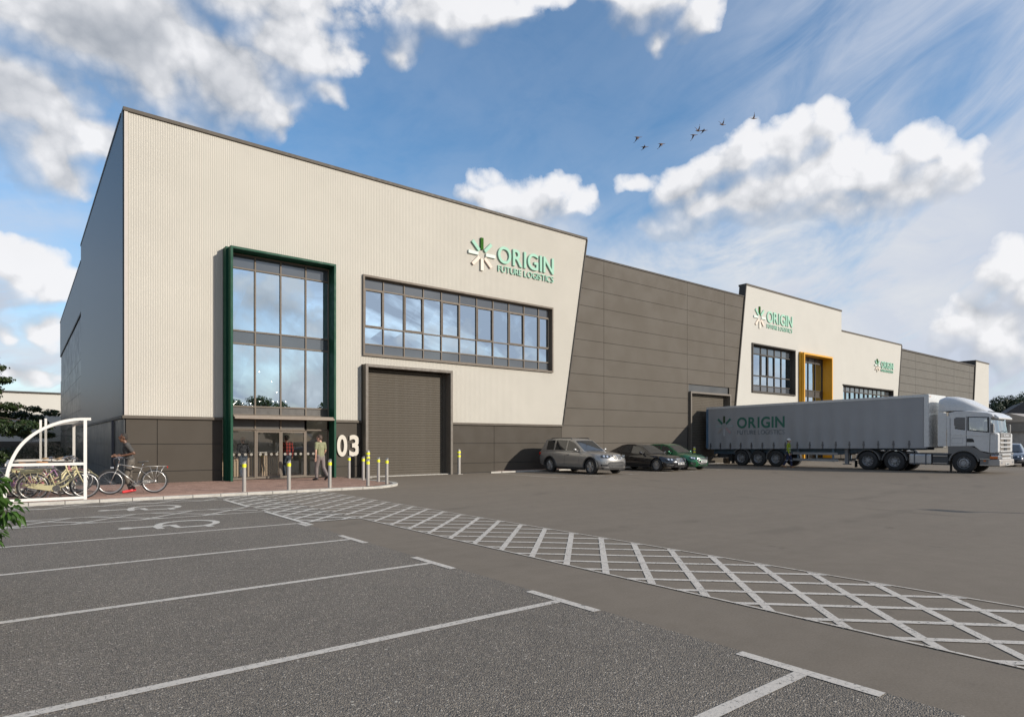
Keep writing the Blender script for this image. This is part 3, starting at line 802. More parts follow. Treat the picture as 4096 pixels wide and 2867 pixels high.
for xa, n in ((6.52, 4), (9.47, 3)):
    for k in range(n):
        MB().lathe([(.055, 0), (.055, .003)], (xa + k * .225, YG - .008, 1.08), 'y', 16).build('safety_dot', pm('frosted_dot', (.27, .25, .215), .8, spec=.1), u1)
m = MB(); m.box(6.365, 10.30, 25.18, 25.80, 2.545, 2.60); m.box(6.40, 10.335, 25.14, 25.80, 2.47, 2.535); m.build('entrance_canopy', pm('canopy_metal', (.26, .21, .165), .6, var=.04), u1, bevel=.004)
# lobby behind
m = MB(); m.box(6.2, 10.6, 26.0, 33.2, .02, .075); m.build('lobby_floor', M_INTD, u1); MB().box(6.2, 10.6, 30.9, 31.0, .08, 9.1).build('lobby_added_wall', M_INT, u1)  # pale wall added in front of the inner wall to lighten the lobby
m = MB(); m.box(6.1, 6.2, 26.26, 33.2, 0, 9.2); m.box(10.6, 10.7, 26.26, 33.2, 0, 9.2); m.build('lobby_wall', M_INT, u1)
m = MB(); m.box(6.2, 10.6, 26.3, 33.2, 9.1, 9.2); m.box(6.2, 10.6, 28.5, 33.2, 5.45, 5.9); m.box(6.2, 10.6, 26.05, 26.3, 5.5, 5.85); m.build('lobby_ceiling', M_INT, u1)
# ribbon window
WX = [12.10, 13.06, 14.12, 15.15, 16.16, 17.22, 18.25, 19.29, 20.32, 21.36, 22.39, 23.17]
window(u1, WX, [5.53, 5.97, 6.74, 8.44, 8.90], 26.17, M_FRAME, [M_SPAN, M_GLASS, M_GLASS, M_SPAN], openers=[(i, 2) for i in (0, 2, 4, 6, 8, 10)], name='ribbon_window')
m = MB()
for a in ((11.97, 23.30, 8.93, 9.02), (11.97, 23.30, 5.41, 5.50)): m.box(a[0], a[1], 25.90, 26.24, a[2], a[3])
m.box(11.97, 12.05, 25.90, 26.24, 5.50, 8.93); m.box(23.22, 23.30, 25.90, 26.24, 5.50, 8.93); m.build('window_surround', M_FRAME, u1)
m = MB(); m.box(11.6, 23.6, 26.3, 33.2, 5.30, 5.50); m.build('office_floor', M_INTD, u1)
m = MB(); m.box(11.6, 23.6, 26.3, 33.2, 9.0, 9.15); m.box(11.5, 11.6, 26.26, 33.2, 5.3, 9.15); m.box(23.6, 23.7, 26.26, 33.2, 5.3, 9.15); m.build('office_shell', M_INT, u1)
# roller shutter doors: slats are parts of the door
def roller(parent, x0, x1, zt, yf, ys, fr, sl, slat=.115):
    m = MB(); t = .12
    m.box(x0, x0 + t, yf, ys + .1, 0, zt); m.box(x1 - t, x1, yf, ys + .1, 0, zt); m.box(x0 + t, x1 - t, yf, ys + .1, zt - t, zt)
    d = m.build('roller_door', fr, parent)
    MB().box(x1 - t - .16, x1 - t, ys - .06, ys - .01, .02, zt - t).build('guide_rail', sl, d)
    me = MB(); a, b = x0 + t, x1 - t - .16
    h = slat
    me.prism([(-.002, 0), (-.012, .008), (-.014, h * .5), (-.012, h - .010), (-.002, h - .004), (0.012, h - .004), (.012, 0)], a, b, 'x'); me = me.mesh('slat', sl)
    z = .03; n = 0
    while z < zt - t - .05:
        link('slat', me, d, (0, ys, z)); z += slat
    MB().box(a, b, ys - .05, ys + .02, .0, .035).build('bottom_rail', M_ALLOY, d)
    return d
roller(u1, 11.96, 16.50, 5.02, 25.62, 26.14, M_FRAME2 if 'M_FRAME2' in globals() else pm('door_surround', (.125, .104, .082), .6, var=.05), M_SHUT)
MB().box(12.0, 16.6, 25.75, 26.1, .004, .035).build('door_threshold', M_KERB, u1)
roller(u1, 35.80, 40.60, 5.0, 25.86, 26.30, pm('door_surround', (.125, .104, .082), .6, var=.05), M_SHUT)

# ------------------------------------------------------------------ second and third unit, far tower
def cream_poly(parent, poly, y0, y1, holes, mat, name='cream_cladding'):
    """polygon with a raking left or right edge, rectangular openings cut out by bands"""
    zs = sorted({min(p[1] for p in poly), max(p[1] for p in poly)} | {h[2] for h in holes} | {h[3] for h in holes})
    m = MB()
    for a, b in zip(zs[:-1], zs[1:]):
        band = clip(clip(poly, 0, 1, b), 0, -1, -a)
        cuts = sorted(h[:2] for h in holes if h[2] <= a + 1e-6 and h[3] >= b - 1e-6)
        pieces = []; rest = band
        for c0, c1 in cuts:
            left = clip(rest, 1, 0, c0)
            if len(left) > 2: pieces.append(left)
            rest = clip(rest, -1, 0, -c1)
        if len(rest) > 2: pieces.append(rest)
        for p in pieces: m.prism(p, y0, y1, 'y')
    return m.build(name, mat, parent)
u2 = thing('warehouse_unit', 'second warehouse: taller cream block with yellow framed entrance, beside the grey wall', 'warehouse', group=None)
W2 = (43.55, 49.85, 5.38, 8.98); P2 = (50.72, 55.62, 0, 8.86)
cream_poly(u2, [(41.13, 2.53), (58.25, 2.53), (58.25, 13.28), (42.76, 13.28)], 25.97, 26.55, [W2, (P2[0], P2[1], 2.53, P2[3])], M_CREAM_FAR)
MB().box(42.72, 58.28, 25.93, 26.6, 13.28, 13.42).build('coping', M_COPE, u2)
m = MB(); m.prism([(41.02, 2.42), (41.13, 2.42), (42.77, 13.28), (42.68, 13.28)], 25.94, 26.5, 'y'); m.build('raking_trim', M_DARKFR, u2)
panel_grid(u2, [43.0, 46.5, 50.6], DZ, 26.03, 26.08, M_DADO); panel_grid(u2, [55.72, 58.2], DZ, 26.03, 26.08, M_DADO)
m = MB(); wall_holes(m, 43.0, 58.25, 0, 12.4, 26.56, 26.7, [W2, P2]); m.build('backing_wall', M_SLATE2, u2)
MB().box(42.9, 58.28, 26.56, 70, 12.3, 12.45).build('roof', M_ROOF, u2)
pt = MB(); frame_u(pt, 50.66, 55.68, 8.92, 25.55, 26.42, .14, .02); pt.build('portal_frame', M_YEL, u2)
pt = MB(); frame_u(pt, 50.58, 55.76, 8.98, 25.80, 25.97, .07, .02); pt.build('portal_collar', M_YEL, u2)
window(u2, [50.82, 51.9, 53.0, 54.2, 55.52], [.1, 2.1, 2.6, 5.42, 5.95, 8.30, 8.76], 26.42, M_DARKFR, [M_GLASSD, M_SPAND, M_GLASS, M_SPAND, M_GLASS, M_SPAND], tw=.07, name='curtain_wall')
window(u2, [43.62, 44.15, 45.25, 46.25, 47.28, 48.33, 49.78], [5.45, 5.91, 6.66, 8.32, 8.89], 26.30, M_DARKFR, [M_SPAN, M_GLASS, M_GLASS, M_SPAN], tw=.08, openers=((0, 2), (2, 2), (3, 2)), name='window')
m = MB(); m.box(43.47, 49.93, 25.88, 26.36, 8.96, 9.05); m.box(43.47, 49.93, 25.88, 26.36, 5.30, 5.40); m.box(43.47, 43.57, 25.88, 26.36, 5.40, 8.96); m.box(49.83, 49.93, 25.88, 26.36, 5.40, 8.96); m.build('window_surround', M_DARKFR, u2)
m = MB(); m.box(43.2, 57, 31.0, 31.2, 0, 12.3); m.box(43.2, 57, 26.72, 31, 5.2, 5.4); m.box(43.2, 57, 26.72, 31, 9.0, 9.2); m.build('inner_wall', M_INT, u2)
u3 = thing('warehouse_unit', 'farthest warehouse: lower cream wall leading to a long pale grey panelled wall', 'warehouse')
W3 = (58.6, 69.5, 3.2, 6.7)
cream_poly(u3, [(58.27, 2.53), (70.25, 2.53), (71.78, 11.52), (58.27, 11.52)], 25.99, 26.5, [W3], M_CREAM_FAR)
MB().box(58.27, 71.8, 25.94, 26.6, 11.52, 11.64).build('coping', M_COPE, u3)
m = MB(); m.prism([(70.25, 2.4), (70.42, 2.4), (71.95, 11.52), (71.78, 11.52)], 25.95, 26.4, 'y'); m.build('raking_trim', M_DARKFR, u3)
panel_grid(u3, [58.3, 61, 64, 67, 70.2], DZ, 26.03, 26.08, M_DADO)
m = MB(); wall_holes(m, 58.3, 71.5, 0, 11.0, 26.52, 26.66, [W3]); m.build('backing_wall', M_SLATE2, u3)
window(u3, [58.66 + k * .977 for k in range(12)], [3.3, 3.8, 4.5, 6.18, 6.62], 26.28, M_DARKFR, [M_SPAN, M_GLASS, M_GLASS, M_SPAN], tw=.08, openers=[(i, 2) for i in range(1, 11, 2)], name='ribbon_window')
m = MB(); m.box(58.5, 69.6, 25.9, 26.34, 6.68, 6.77); m.box(58.5, 69.6, 25.9, 26.34, 3.12, 3.22); m.box(69.48, 69.6, 25.9, 26.34, 3.22, 6.68); m.build('window_surround', M_DARKFR, u3)
m = MB(); m.box(58.5, 70, 29.5, 29.7, 0, 11); m.build('inner_wall', M_INT, u3)
MB().box(58.3, 94.5, 26.6, 70, 10.9, 11.1).build('roof', M_ROOF, u3)
rk3 = (-(11.52 - 2.4), 71.95 - 70.42, -(11.52 - 2.4) * 70.44 + (71.95 - 70.42) * 2.4)
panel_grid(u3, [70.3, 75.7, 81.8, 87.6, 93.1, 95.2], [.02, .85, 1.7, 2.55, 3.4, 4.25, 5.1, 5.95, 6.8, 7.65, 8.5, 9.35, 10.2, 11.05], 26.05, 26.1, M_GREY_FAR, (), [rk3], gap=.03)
MB().box(70.6, 95.3, 26.12, 26.6, 0, 11.05).build('backing_wall', M_SLATE2, u3)
MB().box(71.7, 95.2, 25.98, 26.6, 11.05, 11.22).build('coping', M_DARKFR, u3)
u4 = thing('warehouse_tower', 'narrow cream end tower at the far end of the warehouse row', 'tower')
MB().prism([(93.6, 0), (100.4, 0), (100.4, 11.72), (95.3, 11.72)], 25.95, 27.6, 'y').build('cream_cladding', M_CREAM_FAR, u4)
MB().prism([(93.4, 0), (93.6, 0), (95.3, 11.72), (95.1, 11.72)], 25.93, 27.7, 'y').build('raking_trim', M_DARKFR, u4)
MB().box(95.05, 100.5, 25.9, 27.75, 11.72, 11.88).build('coping', M_COPE, u4)
MB().box(95.5, 100.4, 27.6, 60, 0, 11.5).build('flank_wall', M_SLATE2, u4)

# ------------------------------------------------------------------ signs
C_MINT, C_PALE, C_PEACH, C_DKGR, C_CREAM = (.34, .55, .43), (.60, .66, .60), (.70, .59, .50), (.035, .11, .018), (.70, .65, .56)
M_MINT = pm('sign_mint', C_MINT, .85, var=.02, spec=.06); M_PALE = pm('sign_pale', C_PALE, .85, var=.02, spec=.06); M_PEACH = pm('sign_peach', C_PEACH, .85, var=.02, spec=.06)
M_DKG = pm('sign_dark_green', C_DKGR, .85, var=.03, spec=.06); M_SCREAM = pm('sign_cream', C_CREAM, .85, var=.02, spec=.06)
def emblem(parent, cx, cz, r0, r1, w, yf, depth, mats, turn=None, name='emblem_bar'):
    for k in range(8):
        a = math.pi / 2 - k * math.pi / 4; c, s = math.cos(a), math.sin(a)
        q = [(r0, -w / 2), (r1, -w / 2), (r1, w / 2), (r0, w / 2)]
        poly = [(cx + u * c - v * s, cz + u * s + v * c) for u, v in q]
        m = MB().prism(poly, yf, yf + depth, 'y')
        if turn: m.v = [turn(p) for p in m.v]
        m.build(name, mats[k], parent)
BARS = [M_DKG, M_MINT, M_PALE, M_PEACH, M_SCREAM, M_PEACH, M_PALE, M_MINT]
def wall_sign(label, cx, cz, lx0, lx1, k=1.0, group='raised wall signs'):
    t = thing('wall_sign', label, 'sign', (0, 0, 0), 0)
    emblem(t, cx, cz, .24 * k, .83 * k, .165 * k, 25.90, .08, BARS)
    lettering(t, 'ORIGIN', lx0, lx1, cz - .23 * k, .87 * k, 25.90, .08, M_MINT, .012, .15)
    lettering(t, 'FUTURE LOGISTICS', lx0 + .02, lx1, cz - .69 * k, .32 * k, 25.92, .06, M_MINT, .000, .15)
    return t
wall_sign('large raised mint wordmark with starburst emblem on the nearest cream wall', 18.45, 11.10, 19.46, 23.33)
wall_sign('raised mint wordmark with starburst emblem above the window beside the yellow entrance', 44.54, 11.08, 45.57, 49.44)
wall_sign('smallest raised mint wordmark, on the lower cream wall of the farthest unit', 65.79, 9.0, 66.64, 69.56, .76)
t = thing('unit_number', 'cream raised numerals 03 on the dark wall beside the green entrance', 'sign')
lettering(t, '0', 10.78, 11.24, .95, .92, 25.955, .07, M_NUM, .028, name='numeral')
lettering(t, '3', 11.34, 11.80, .95, .92, 25.955, .07, M_NUM, .028, name='numeral')
# ------------------------------------------------------------------ bollards
def slant_bollard(loc, label):
    t = thing('bollard', label, 'bollard', loc, 0, 'slant topped bollards at the entrance')
    n = 20; m = MB(); r = .057
    ring = [(r * math.cos(2 * math.pi * k / n), r * math.sin(2 * math.pi * k / n)) for k in range(n)]
    top = lambda x, y: .90 + (x * .8 + y * .25) * .95
    m.add([(x, y, 0) for x, y in ring] + [(x, y, top(x, y)) for x, y in ring], [tuple(range(n))[::-1], tuple(range(n, 2 * n))] + [(k, (k + 1) % n, (k + 1) % n + n, k + n) for k in range(n)])
    m.build('post', M_BOLL, t, auto=40)
    MB().lathe([(r + .003, .735), (r + .003, .835)], n=20).build('reflective_band', M_HIVIS, t, auto=40)
    return t
b0 = slant_bollard((5.31, 19.83, PZ), 'slant topped grey bollard with one yellow band, nearest the bicycle rider')
for p, l in (((6.63, 19.76, PZ), 'slant topped grey bollard in front of the sliding entrance doors'),
             ((7.98, 19.82, PZ), 'slant topped grey bollard beside the man in the green shirt'),
             ((9.34, 19.85, PZ), 'slant topped grey bollard standing in front of the thick double banded post'),
             ((10.65, 24.40, PZ), 'slant topped grey bollard close to the wall under the numerals 03'),
             ((10.58, 22.90, PZ), 'slant topped grey bollard just right of the numerals 03'),
             ((10.60, 21.62, PZ), 'second slant topped grey bollard from the rounded end of the pavement'),
             ((10.27, 20.28, PZ), 'slant topped grey bollard at the rounded end of the pavement')):
    dup(b0, p, rnd.uniform(-.2, .2), l)
def thick_bollard(loc, label):
    t = thing('protection_post', label, 'bollard', loc, 0, 'thick round protection posts beside roller doors')
    m = MB(); r = .083
    m.lathe([(r, 0), (r, 1.13), (r * .9, 1.18), (r * .5, 1.21), (.001, 1.215)], n=20); m.build('post', M_BOLL, t, auto=40)
    for z in (.83, 1.02): MB().lathe([(r + .003, z), (r + .003, z + .095)], n=20).build('reflective_band', M_HIVIS, t, auto=40)
    MB().box(-.14, .14, -.14, .14, 0, .015).build('base_plate', M_BOLL, t)
    return t
tb = thick_bollard((16.80, 25.55, 0), 'thick double banded post right of the large roller door')
dup(tb, (11.93, 25.35, 0), 0, 'thick double banded post left of the large roller door')
dup(tb, (35.25, 25.2, 0.02), 0, 'thick double banded post behind the green hatchback')
dup(tb, (41.2, 25.3, 0), 0, 'thick double banded post hidden behind the lorry, right of the small roller door')

# ------------------------------------------------------------------ bicycles
M_PALEY = pm('bike_cream_yellow', (.74, .67, .40), .3, var=.04, coat=.4); M_PINK = pm('bike_pink', (.62, .25, .26), .3, var=.05, coat=.4)
M_LILAC = pm('bike_lilac', (.45, .24, .42), .3, var=.05, coat=.4); M_SILV = pm('bike_silver', (.42, .40, .37), .3, .7, var=.04)
M_TAN = pm('saddle_tan', (.45, .19, .05), .45, var=.12); M_SADG = pm('saddle_grey', (.07, .066, .06), .5)
WR = .345
_wheel = {}
def bike_wheel(parent, x, tyre_mat, blackwall=False):
    if 'a' not in _wheel:
        a = MB(); ring = lambda r, n=40: [(r * math.cos(2 * math.pi * k / n), 0, r * math.sin(2 * math.pi * k / n)) for k in range(n)]
        a.tube(ring(WR - .018), .020, 8, closed=True); _wheel['a'] = a.mesh('tyre', M_RUB, True)
        b = MB(); b.tube(ring(WR - .048), .014, 6, closed=True); _wheel['b'] = b.mesh('rim', M_ALLOY, True)
        c = MB(); nsp = 28
        for k in range(nsp):
            a1 = 2 * math.pi * k / nsp; a2 = a1 + (1.1 if k % 2 else -1.1); sd = .025 if k % 4 < 2 else -.025
            c.tube([(.022 * math.cos(a2), sd, .022 * math.sin(a2)), ((WR - .05) * math.cos(a1), 0, (WR - .05) * math.sin(a1))], (.0011), 3, caps=False)
        _wheel['c'] = c.mesh('spokes', pm('spoke_steel', (.20, .20, .20), .5, .3))
        d = MB(); d.lathe([(.018, -.05), (.03, -.045), (.03, -.03), (.016, -.02), (.016, .02), (.03, .03), (.03, .045), (.018, .05)], axis='y', n=12); _wheel['d'] = d.mesh('hub', M_CHROME, True)
    w = link('wheel', _wheel['a'], parent, (x, 0, WR))
    for k in 'bcd': link({'b': 'rim', 'c': 'spokes', 'd': 'hub'}[k], _wheel[k], w)
def bicycle(label, loc, rz, paint, saddle, step=True, rack_battery=False, lean=0.0, group='bicycles parked in the cycle shelter', lamp=False, steer=0.0):
    t = thing('bicycle', label, 'bicycle', loc, rz, group)
    t.rotation_euler = (lean, 0, rz)
    xr, xf = -.54, .56
    bike_wheel(t, xr, M_RUB); bike_wheel(t, xf, M_RUB)
    bb = (-.06, 0, .29); ht = (.36, 0, .86); hb = (.395, 0, .72); st = (-.225, 0, .76)
    m = MB()
    m.tube([bb, st], .017)                                    # seat tube
    m.tube([ht, hb], .021)
    if step:
        m.tube([hb, (.27, 0, .50), (.12, 0, .345), bb], .026, 10)
        m.tube([(.385, 0, .77), (.22, 0, .56), (.02, 0, .43), (-.10, 0, .40)], .014)
    else:
        m.tube([ht, (-.215, 0, .73)], .017); m.tube([hb, bb], .020)
    for s in (-1, 1):
        m.tube([(xr, s * .06, WR), (bb[0], s * .03, bb[2])], .010, 6); m.tube([(xr, s * .06, WR), (-.19, s * .02, .68)], .009, 6)
    m.build('frame', paint, t, smooth=True)
    f = MB()
    for s in (-1, 1): f.tube([(.405, s * .03, .70), (.46, s * .052, .58), (xf, s * .05, WR)], [.014, .013, .010], 7)
    f.box(.375, .43, -.05, .05, .69, .72)
    f.build('fork', paint, t, smooth=True)
    h = MB(); h.tube([(.36, 0, .86), (.335, 0, 1.0), (.37, 0, 1.04)], .013, 7)
    for s in (-1, 1): h.tube([(.37, 0, 1.04), (.40, s * .08, 1.07), (.36, s * .20, 1.08), (.24, s * .26, 1.05), (.14, s * .27, 1.03)], .0105, 7)
    hb_ = h.build('handlebar', M_CHROME, t, smooth=True)
    g = MB()
    for s in (-1, 1): g.tube([(.25, s * .26, 1.052), (.13, s * .272, 1.028)], .017, 8)
    g.build('grips', pm('grip_tan', (.40, .27, .15), .7) if saddle is M_TAN else M_BLACK, hb_, smooth=True)
    c = MB()
    for s in (-1, 1):
        c.tube([(.34, s * .20, 1.07), (.47, s * .12, 1.02), (.47, s * .04, .90), (.42, 0, .74)], .004, 4)
        c.tube([(.36, s * .19, 1.06), (.27, s * .23, 1.02)], .006, 5)
    c.build('brake_cables', M_CHROME, hb_)
    sd = MB(); sd.tube([(-.225, 0, .74), (-.255, 0, .90)], .013, 8); sd.build('seat_post', M_CHROME, t, smooth=True)
    s_ = MB(); prof = [(-.39, .075, .945), (-.37, .085, .955), (-.30, .085, .945), (-.22, .05, .935), (-.14, .024, .935), (-.115, .012, .925)]
    vs = []; n = 10
    for x, w, z in prof:
        for k in range(n):
            a = 2 * math.pi * k / n; vs.append((x, w * math.cos(a), z - .022 + .022 * math.sin(a) * (1 if math.sin(a) > 0 else 1.3)))
    s_.add(vs, [(i * n + k, i * n + (k + 1) % n, (i + 1) * n + (k + 1) % n, (i + 1) * n + k) for i in range(len(prof) - 1) for k in range(n)] + [tuple(range(n))[::-1], tuple((len(prof) - 1) * n + k for k in range(n))])
    s_.build('saddle', saddle, t, smooth=True)
    mg = MB()
    for cx, a0, a1 in ((xr, -10, 200), (xf, 35, 195)):
        for s in (-1, 1): pass
        pts = [R(a0 + (a1 - a0) * k / 20) for k in range(21)]
        for i in range(20):
            q = []
            for a in (pts[i], pts[i + 1]):
                for s in (-1, 1): q.append((cx + (WR + .018) * math.cos(a), s * .026, WR + (WR + .018) * math.sin(a)))
                for s in (1, -1): q.append((cx + (WR + .024) * math.cos(a), s * .026, WR + (WR + .024) * math.sin(a)))
            mg.add(q, [(0, 1, 5, 4), (1, 2, 6, 5), (2, 3, 7, 6), (3, 0, 4, 7), (0, 3, 2, 1), (4, 5, 6, 7)])
    mg.build('mudguards', paint if step else M_DARKFR, t)
    rk = MB()
    for s in (-1, 1):
        rk.tube([(-.24, s * .05, .76), (-.36, s * .075, .785), (-.86, s * .075, .785)], .007, 6)
        for xx in (-.42, -.62, -.80): rk.tube([(xx, s * .075, .785), (xr, s * .07, WR + .02)], .006, 5)
    for xx in (-.40, -.52, -.64, -.76, -.86): rk.tube([(xx, -.075, .785), (xx, .075, .785)], .005, 5)
    rk.build('luggage_rack', paint if step else M_SILV, t, smooth=True)
    if rack_battery: MB().box(-.80, -.34, -.055, .055, .70, .765).build('rack_battery', paint, t, bevel=.012)
    cg = MB()
    cg.prism([(bb[0] + .02, .375), (bb[0] + .09, .33), (bb[0] + .09, .24), (bb[0] + .01, .195), (xr - .05, .315), (xr - .07, .35), (xr - .03, .39)], -.062, -.052, 'y')
    cg.build('chain_guard', paint, t, bevel=.004)
    cr = MB(); cr.lathe([(.085, -.074), (.085, -.064)], (bb[0], 0, bb[2]), 'y', 24); cr.lathe([(.03, -.085), (.03, .075)], (bb[0], 0, bb[2]), 'y', 12)
    cr.tube([(bb[0], -.09, bb[2]), (bb[0] + .14, -.10, bb[2] - .09)], .010, 6); cr.tube([(bb[0], .08, bb[2]), (bb[0] - .14, .09, bb[2] + .09)], .010, 6)
    cr.build('crank', M_CHROME, t, auto=40)
    pd = MB(); pd.box(bb[0] + .09, bb[0] + .19, -.19, -.105, bb[2] - .10, bb[2] - .08); pd.box(bb[0] - .19, bb[0] - .09, .095, .18, bb[2] + .08, bb[2] + .10); pd.build('pedals', M_BLACK, t)
    ks_ = MB(); ks_.tube([(bb[0] - .10, -.05, .27), (bb[0] - .22, -.16, .01)], .008, 6); ks_.build('kickstand', M_CHROME, t)
    if lamp: MB().box(.47, .56, -.035, .035, .74, .79).build('front_lamp', M_LAMP, t, bevel=.008)
    rl = MB(); rl.box(-.89, -.865, -.03, .03, .73, .78); rl.build('rear_reflector', M_RED, t)
    return t
bicycle('cream yellow step-through bicycle with grey saddle, nearest the shelter glass', (.80, 20.28, PZ), R(0), M_PALEY, M_SADG, True, True)
bicycle('cream yellow step-through bicycle with tan saddle, second from the shelter glass', (.62, 21.05, PZ), R(2), M_PALEY, M_TAN, True, True)
bicycle('lilac bicycle with straight crossbar and chrome handlebar inside the shelter', (.35, 21.85, PZ), R(3), M_LILAC, M_TAN, False)
bicycle('pink bicycle with tan saddle inside the cycle shelter', (.75, 22.6, PZ), R(-2), M_PINK, M_TAN, True)
bicycle('cream yellow bicycle standing farthest back in the cycle shelter', (.9, 23.3, PZ), R(0), M_PALEY, M_SADG, True)
bicycle('silver bicycle with rear rack, pushed along by the man in red shoes', (2.58, 21.12, PZ), R(180 - 5), M_SILV, M_SADG, False, group=None, lamp=True)

# ------------------------------------------------------------------ cycle shelter and stands
sh = thing('cycle_shelter', 'white framed cycle shelter with a curved clear roof and bicycles inside', 'cycle shelter', (0, 0, 0))
curve = [(-.335, .0), (-.33, .40), (-.285, .73), (-.215, 1.02), (-.06, 1.37), (.17, 1.66), (.47, 1.89), (.82, 2.05), (1.15, 2.125), (1.46, 2.14)]
def bez(pts, per=4):
    out = []
    for i in range(len(pts) - 1):
        p0, p1, p2, p3 = (Vector(pts[max(i - 1, 0)]), Vector(pts[i]), Vector(pts[i + 1]), Vector(pts[min(i + 2, len(pts) - 1)]))
        for k in range(per):
            u = k / per
            out.append(.5 * ((2 * p1) + (p2 - p0) * u + (2 * p0 - 5 * p1 + 4 * p2 - p3) * u * u + (3 * p1 - p0 - 3 * p2 + p3) * u ** 3))
    out.append(Vector(pts[-1])); return out
cv = bez(curve)
def hoop(y):
    m = MB(); w = .035; n = len(cv)
    nor = []
    for i in range(n):
        d = (cv[min(i + 1, n - 1)] - cv[max(i - 1, 0)]).normalized(); nor.append(Vector((-d.y, d.x)))
    for i in range(n - 1):
        q = []
        for j in (i, i + 1):
            for s in (0, 2):
                p = cv[j] - nor[j] * w * s
                for yy in (y - .035, y + .035): q.append((p.x, yy, p.y + PZ))
        m.add(q, [(0, 1, 3, 2), (4, 6, 7, 5), (0, 4, 5, 1), (2, 3, 7, 6), (0, 2, 6, 4), (1, 5, 7, 3)])
    m.box(1.30, 1.372, y - .036, y + .036, PZ, 2.14 + PZ - .06)
    return m.build('hoop_frame', M_WHITE, sh)
for y in (19.80, 24.2): hoop(y)
def rail(y, z, x0):
    return MB().box(x0, 1.30, y - .033, y + .033, z, z + .07).build('rail', M_WHITE, sh)
for y in (19.80, 24.2): rail(y, PZ + .015, -.26); rail(y, .98, -.17)
MB().box(1.30, 1.37, 19.84, 24.16, 2.09, 2.15).build('head_beam', M_WHITE, sh)
MB().box(-.30, -.24, 19.84, 24.16, .98, 1.04).build('rail', M_WHITE, sh)
M_SHEL = glass('shelter_glazing', (.76, .755, .74), (.9, .9, .9), .03)
for y in (19.80, 24.2):
    m = MB(); pts = [(p.x + .05, p.y + PZ - .03) for p in cv if p.x < 1.30]; m.add([(x, y, z) for x, z in pts] + [(1.31, y, PZ + .03)], [tuple(range(len(pts) + 1))]); m.build('end_glazing', M_SHEL, sh)
m = MB(); n = len(cv)
m.add([(p.x, y, p.y + PZ + .008) for y in (19.77, 24.24) for p in cv], [(i, i + 1, n + i + 1, n + i) for i in range(n - 1)]); m.build('curved_roof', glass('roof_glazing', (.90, .90, .89), (.9, .9, .9), .03), sh, smooth=True)
for i, y in enumerate((20.68, 21.48, 22.3, 23.0)):
    t = MB(); t.tube(bez([(-.02, y, -.1), (-.02, y, .62), (.06, y, .76), (.20, y, .80), (.62, y, .80), (.76, y, .76), (.84, y, .62), (.84, y, -.1)], 3), .024, 8)
    t.v = [(a, b, c + PZ) for a, b, c in t.v]
    tag(t.build('cycle_stand', M_STEEL, None, smooth=True), ('bent steel tube cycle stand next to the nearest bicycle', 'bent steel tube cycle stand, second from the near shelter glass', 'bent steel tube cycle stand beside the pink bicycle', 'bent steel tube cycle stand farthest back in the shelter')[i], 'cycle stand', 'cycle stands in the shelter')

# ------------------------------------------------------------------ people
M_SKIN = pm('skin_light', (.48, .27, .19), .5, var=.08, scale=8); M_SKIND = pm('skin_dark', (.13, .062, .036), .45, var=.12, scale=8)
class Blob:
    """overlapping balls merged into one continuous surface"""
    def __init__(s): s.m = MB()
    def ball(s, c, r): s.m.ball(c, r, 12, 8); return s
    def limb(s, pts, rs, sq=(1, 1, 1)):
        for i in range(len(pts) - 1):
            a, b = Vector(pts[i]), Vector(pts[i + 1]); n = max(2, int((b - a).length / (.24 * min(rs[i], rs[i + 1]))))
            for k in range(n + 1):
                u = k / n; r = rs[i] + (rs[i + 1] - rs[i]) * u
                s.m.ball(a.lerp(b, u), (r * sq[0], r * sq[1], r * sq[2]), 10, 6)
        return s
    def build(s, name, mat, parent, voxel=.011, smooth=2):
        me = s.m.mesh(name, mat); o = bpy.data.objects.new(name, me); COL.objects.link(o)
        r = o.modifiers.new('r', 'REMESH'); r.mode = 'VOXEL'; r.voxel_size = voxel
        sm = o.modifiers.new('s', 'SMOOTH'); sm.iterations = smooth; sm.factor = .5
        me2 = evaluated(o); bpy.data.objects.remove(o)
        me2.materials.clear(); me2.materials.append(mat); me2.shade_smooth(); me2.name = name
        return link(name, me2, parent)
def plaid(name, a, b, c):
    mt = bpy.data.materials.new(name); mt.use_nodes = True; N = NT(mt.node_tree); bs = N.n['Principled BSDF']
    tc = N.node('ShaderNodeTexCoord'); sp = N.node('ShaderNodeSeparateXYZ'); N.l.new(tc.outputs['Object'], sp.inputs[0])
    f = [N.m('GREATER_THAN', N.m('SINE', N.m('MULTIPLY', sp.outputs[k], 46)), .0) for k in (0, 2)]
    N.l.new(N.mix(N.m('MULTIPLY', f[0], f[1]), N.mix(N.m('ADD', f[0], f[1], clamp=True), a, b), c), bs.inputs['Base Color']); bs.inputs['Roughness'].default_value = .85
    return mt
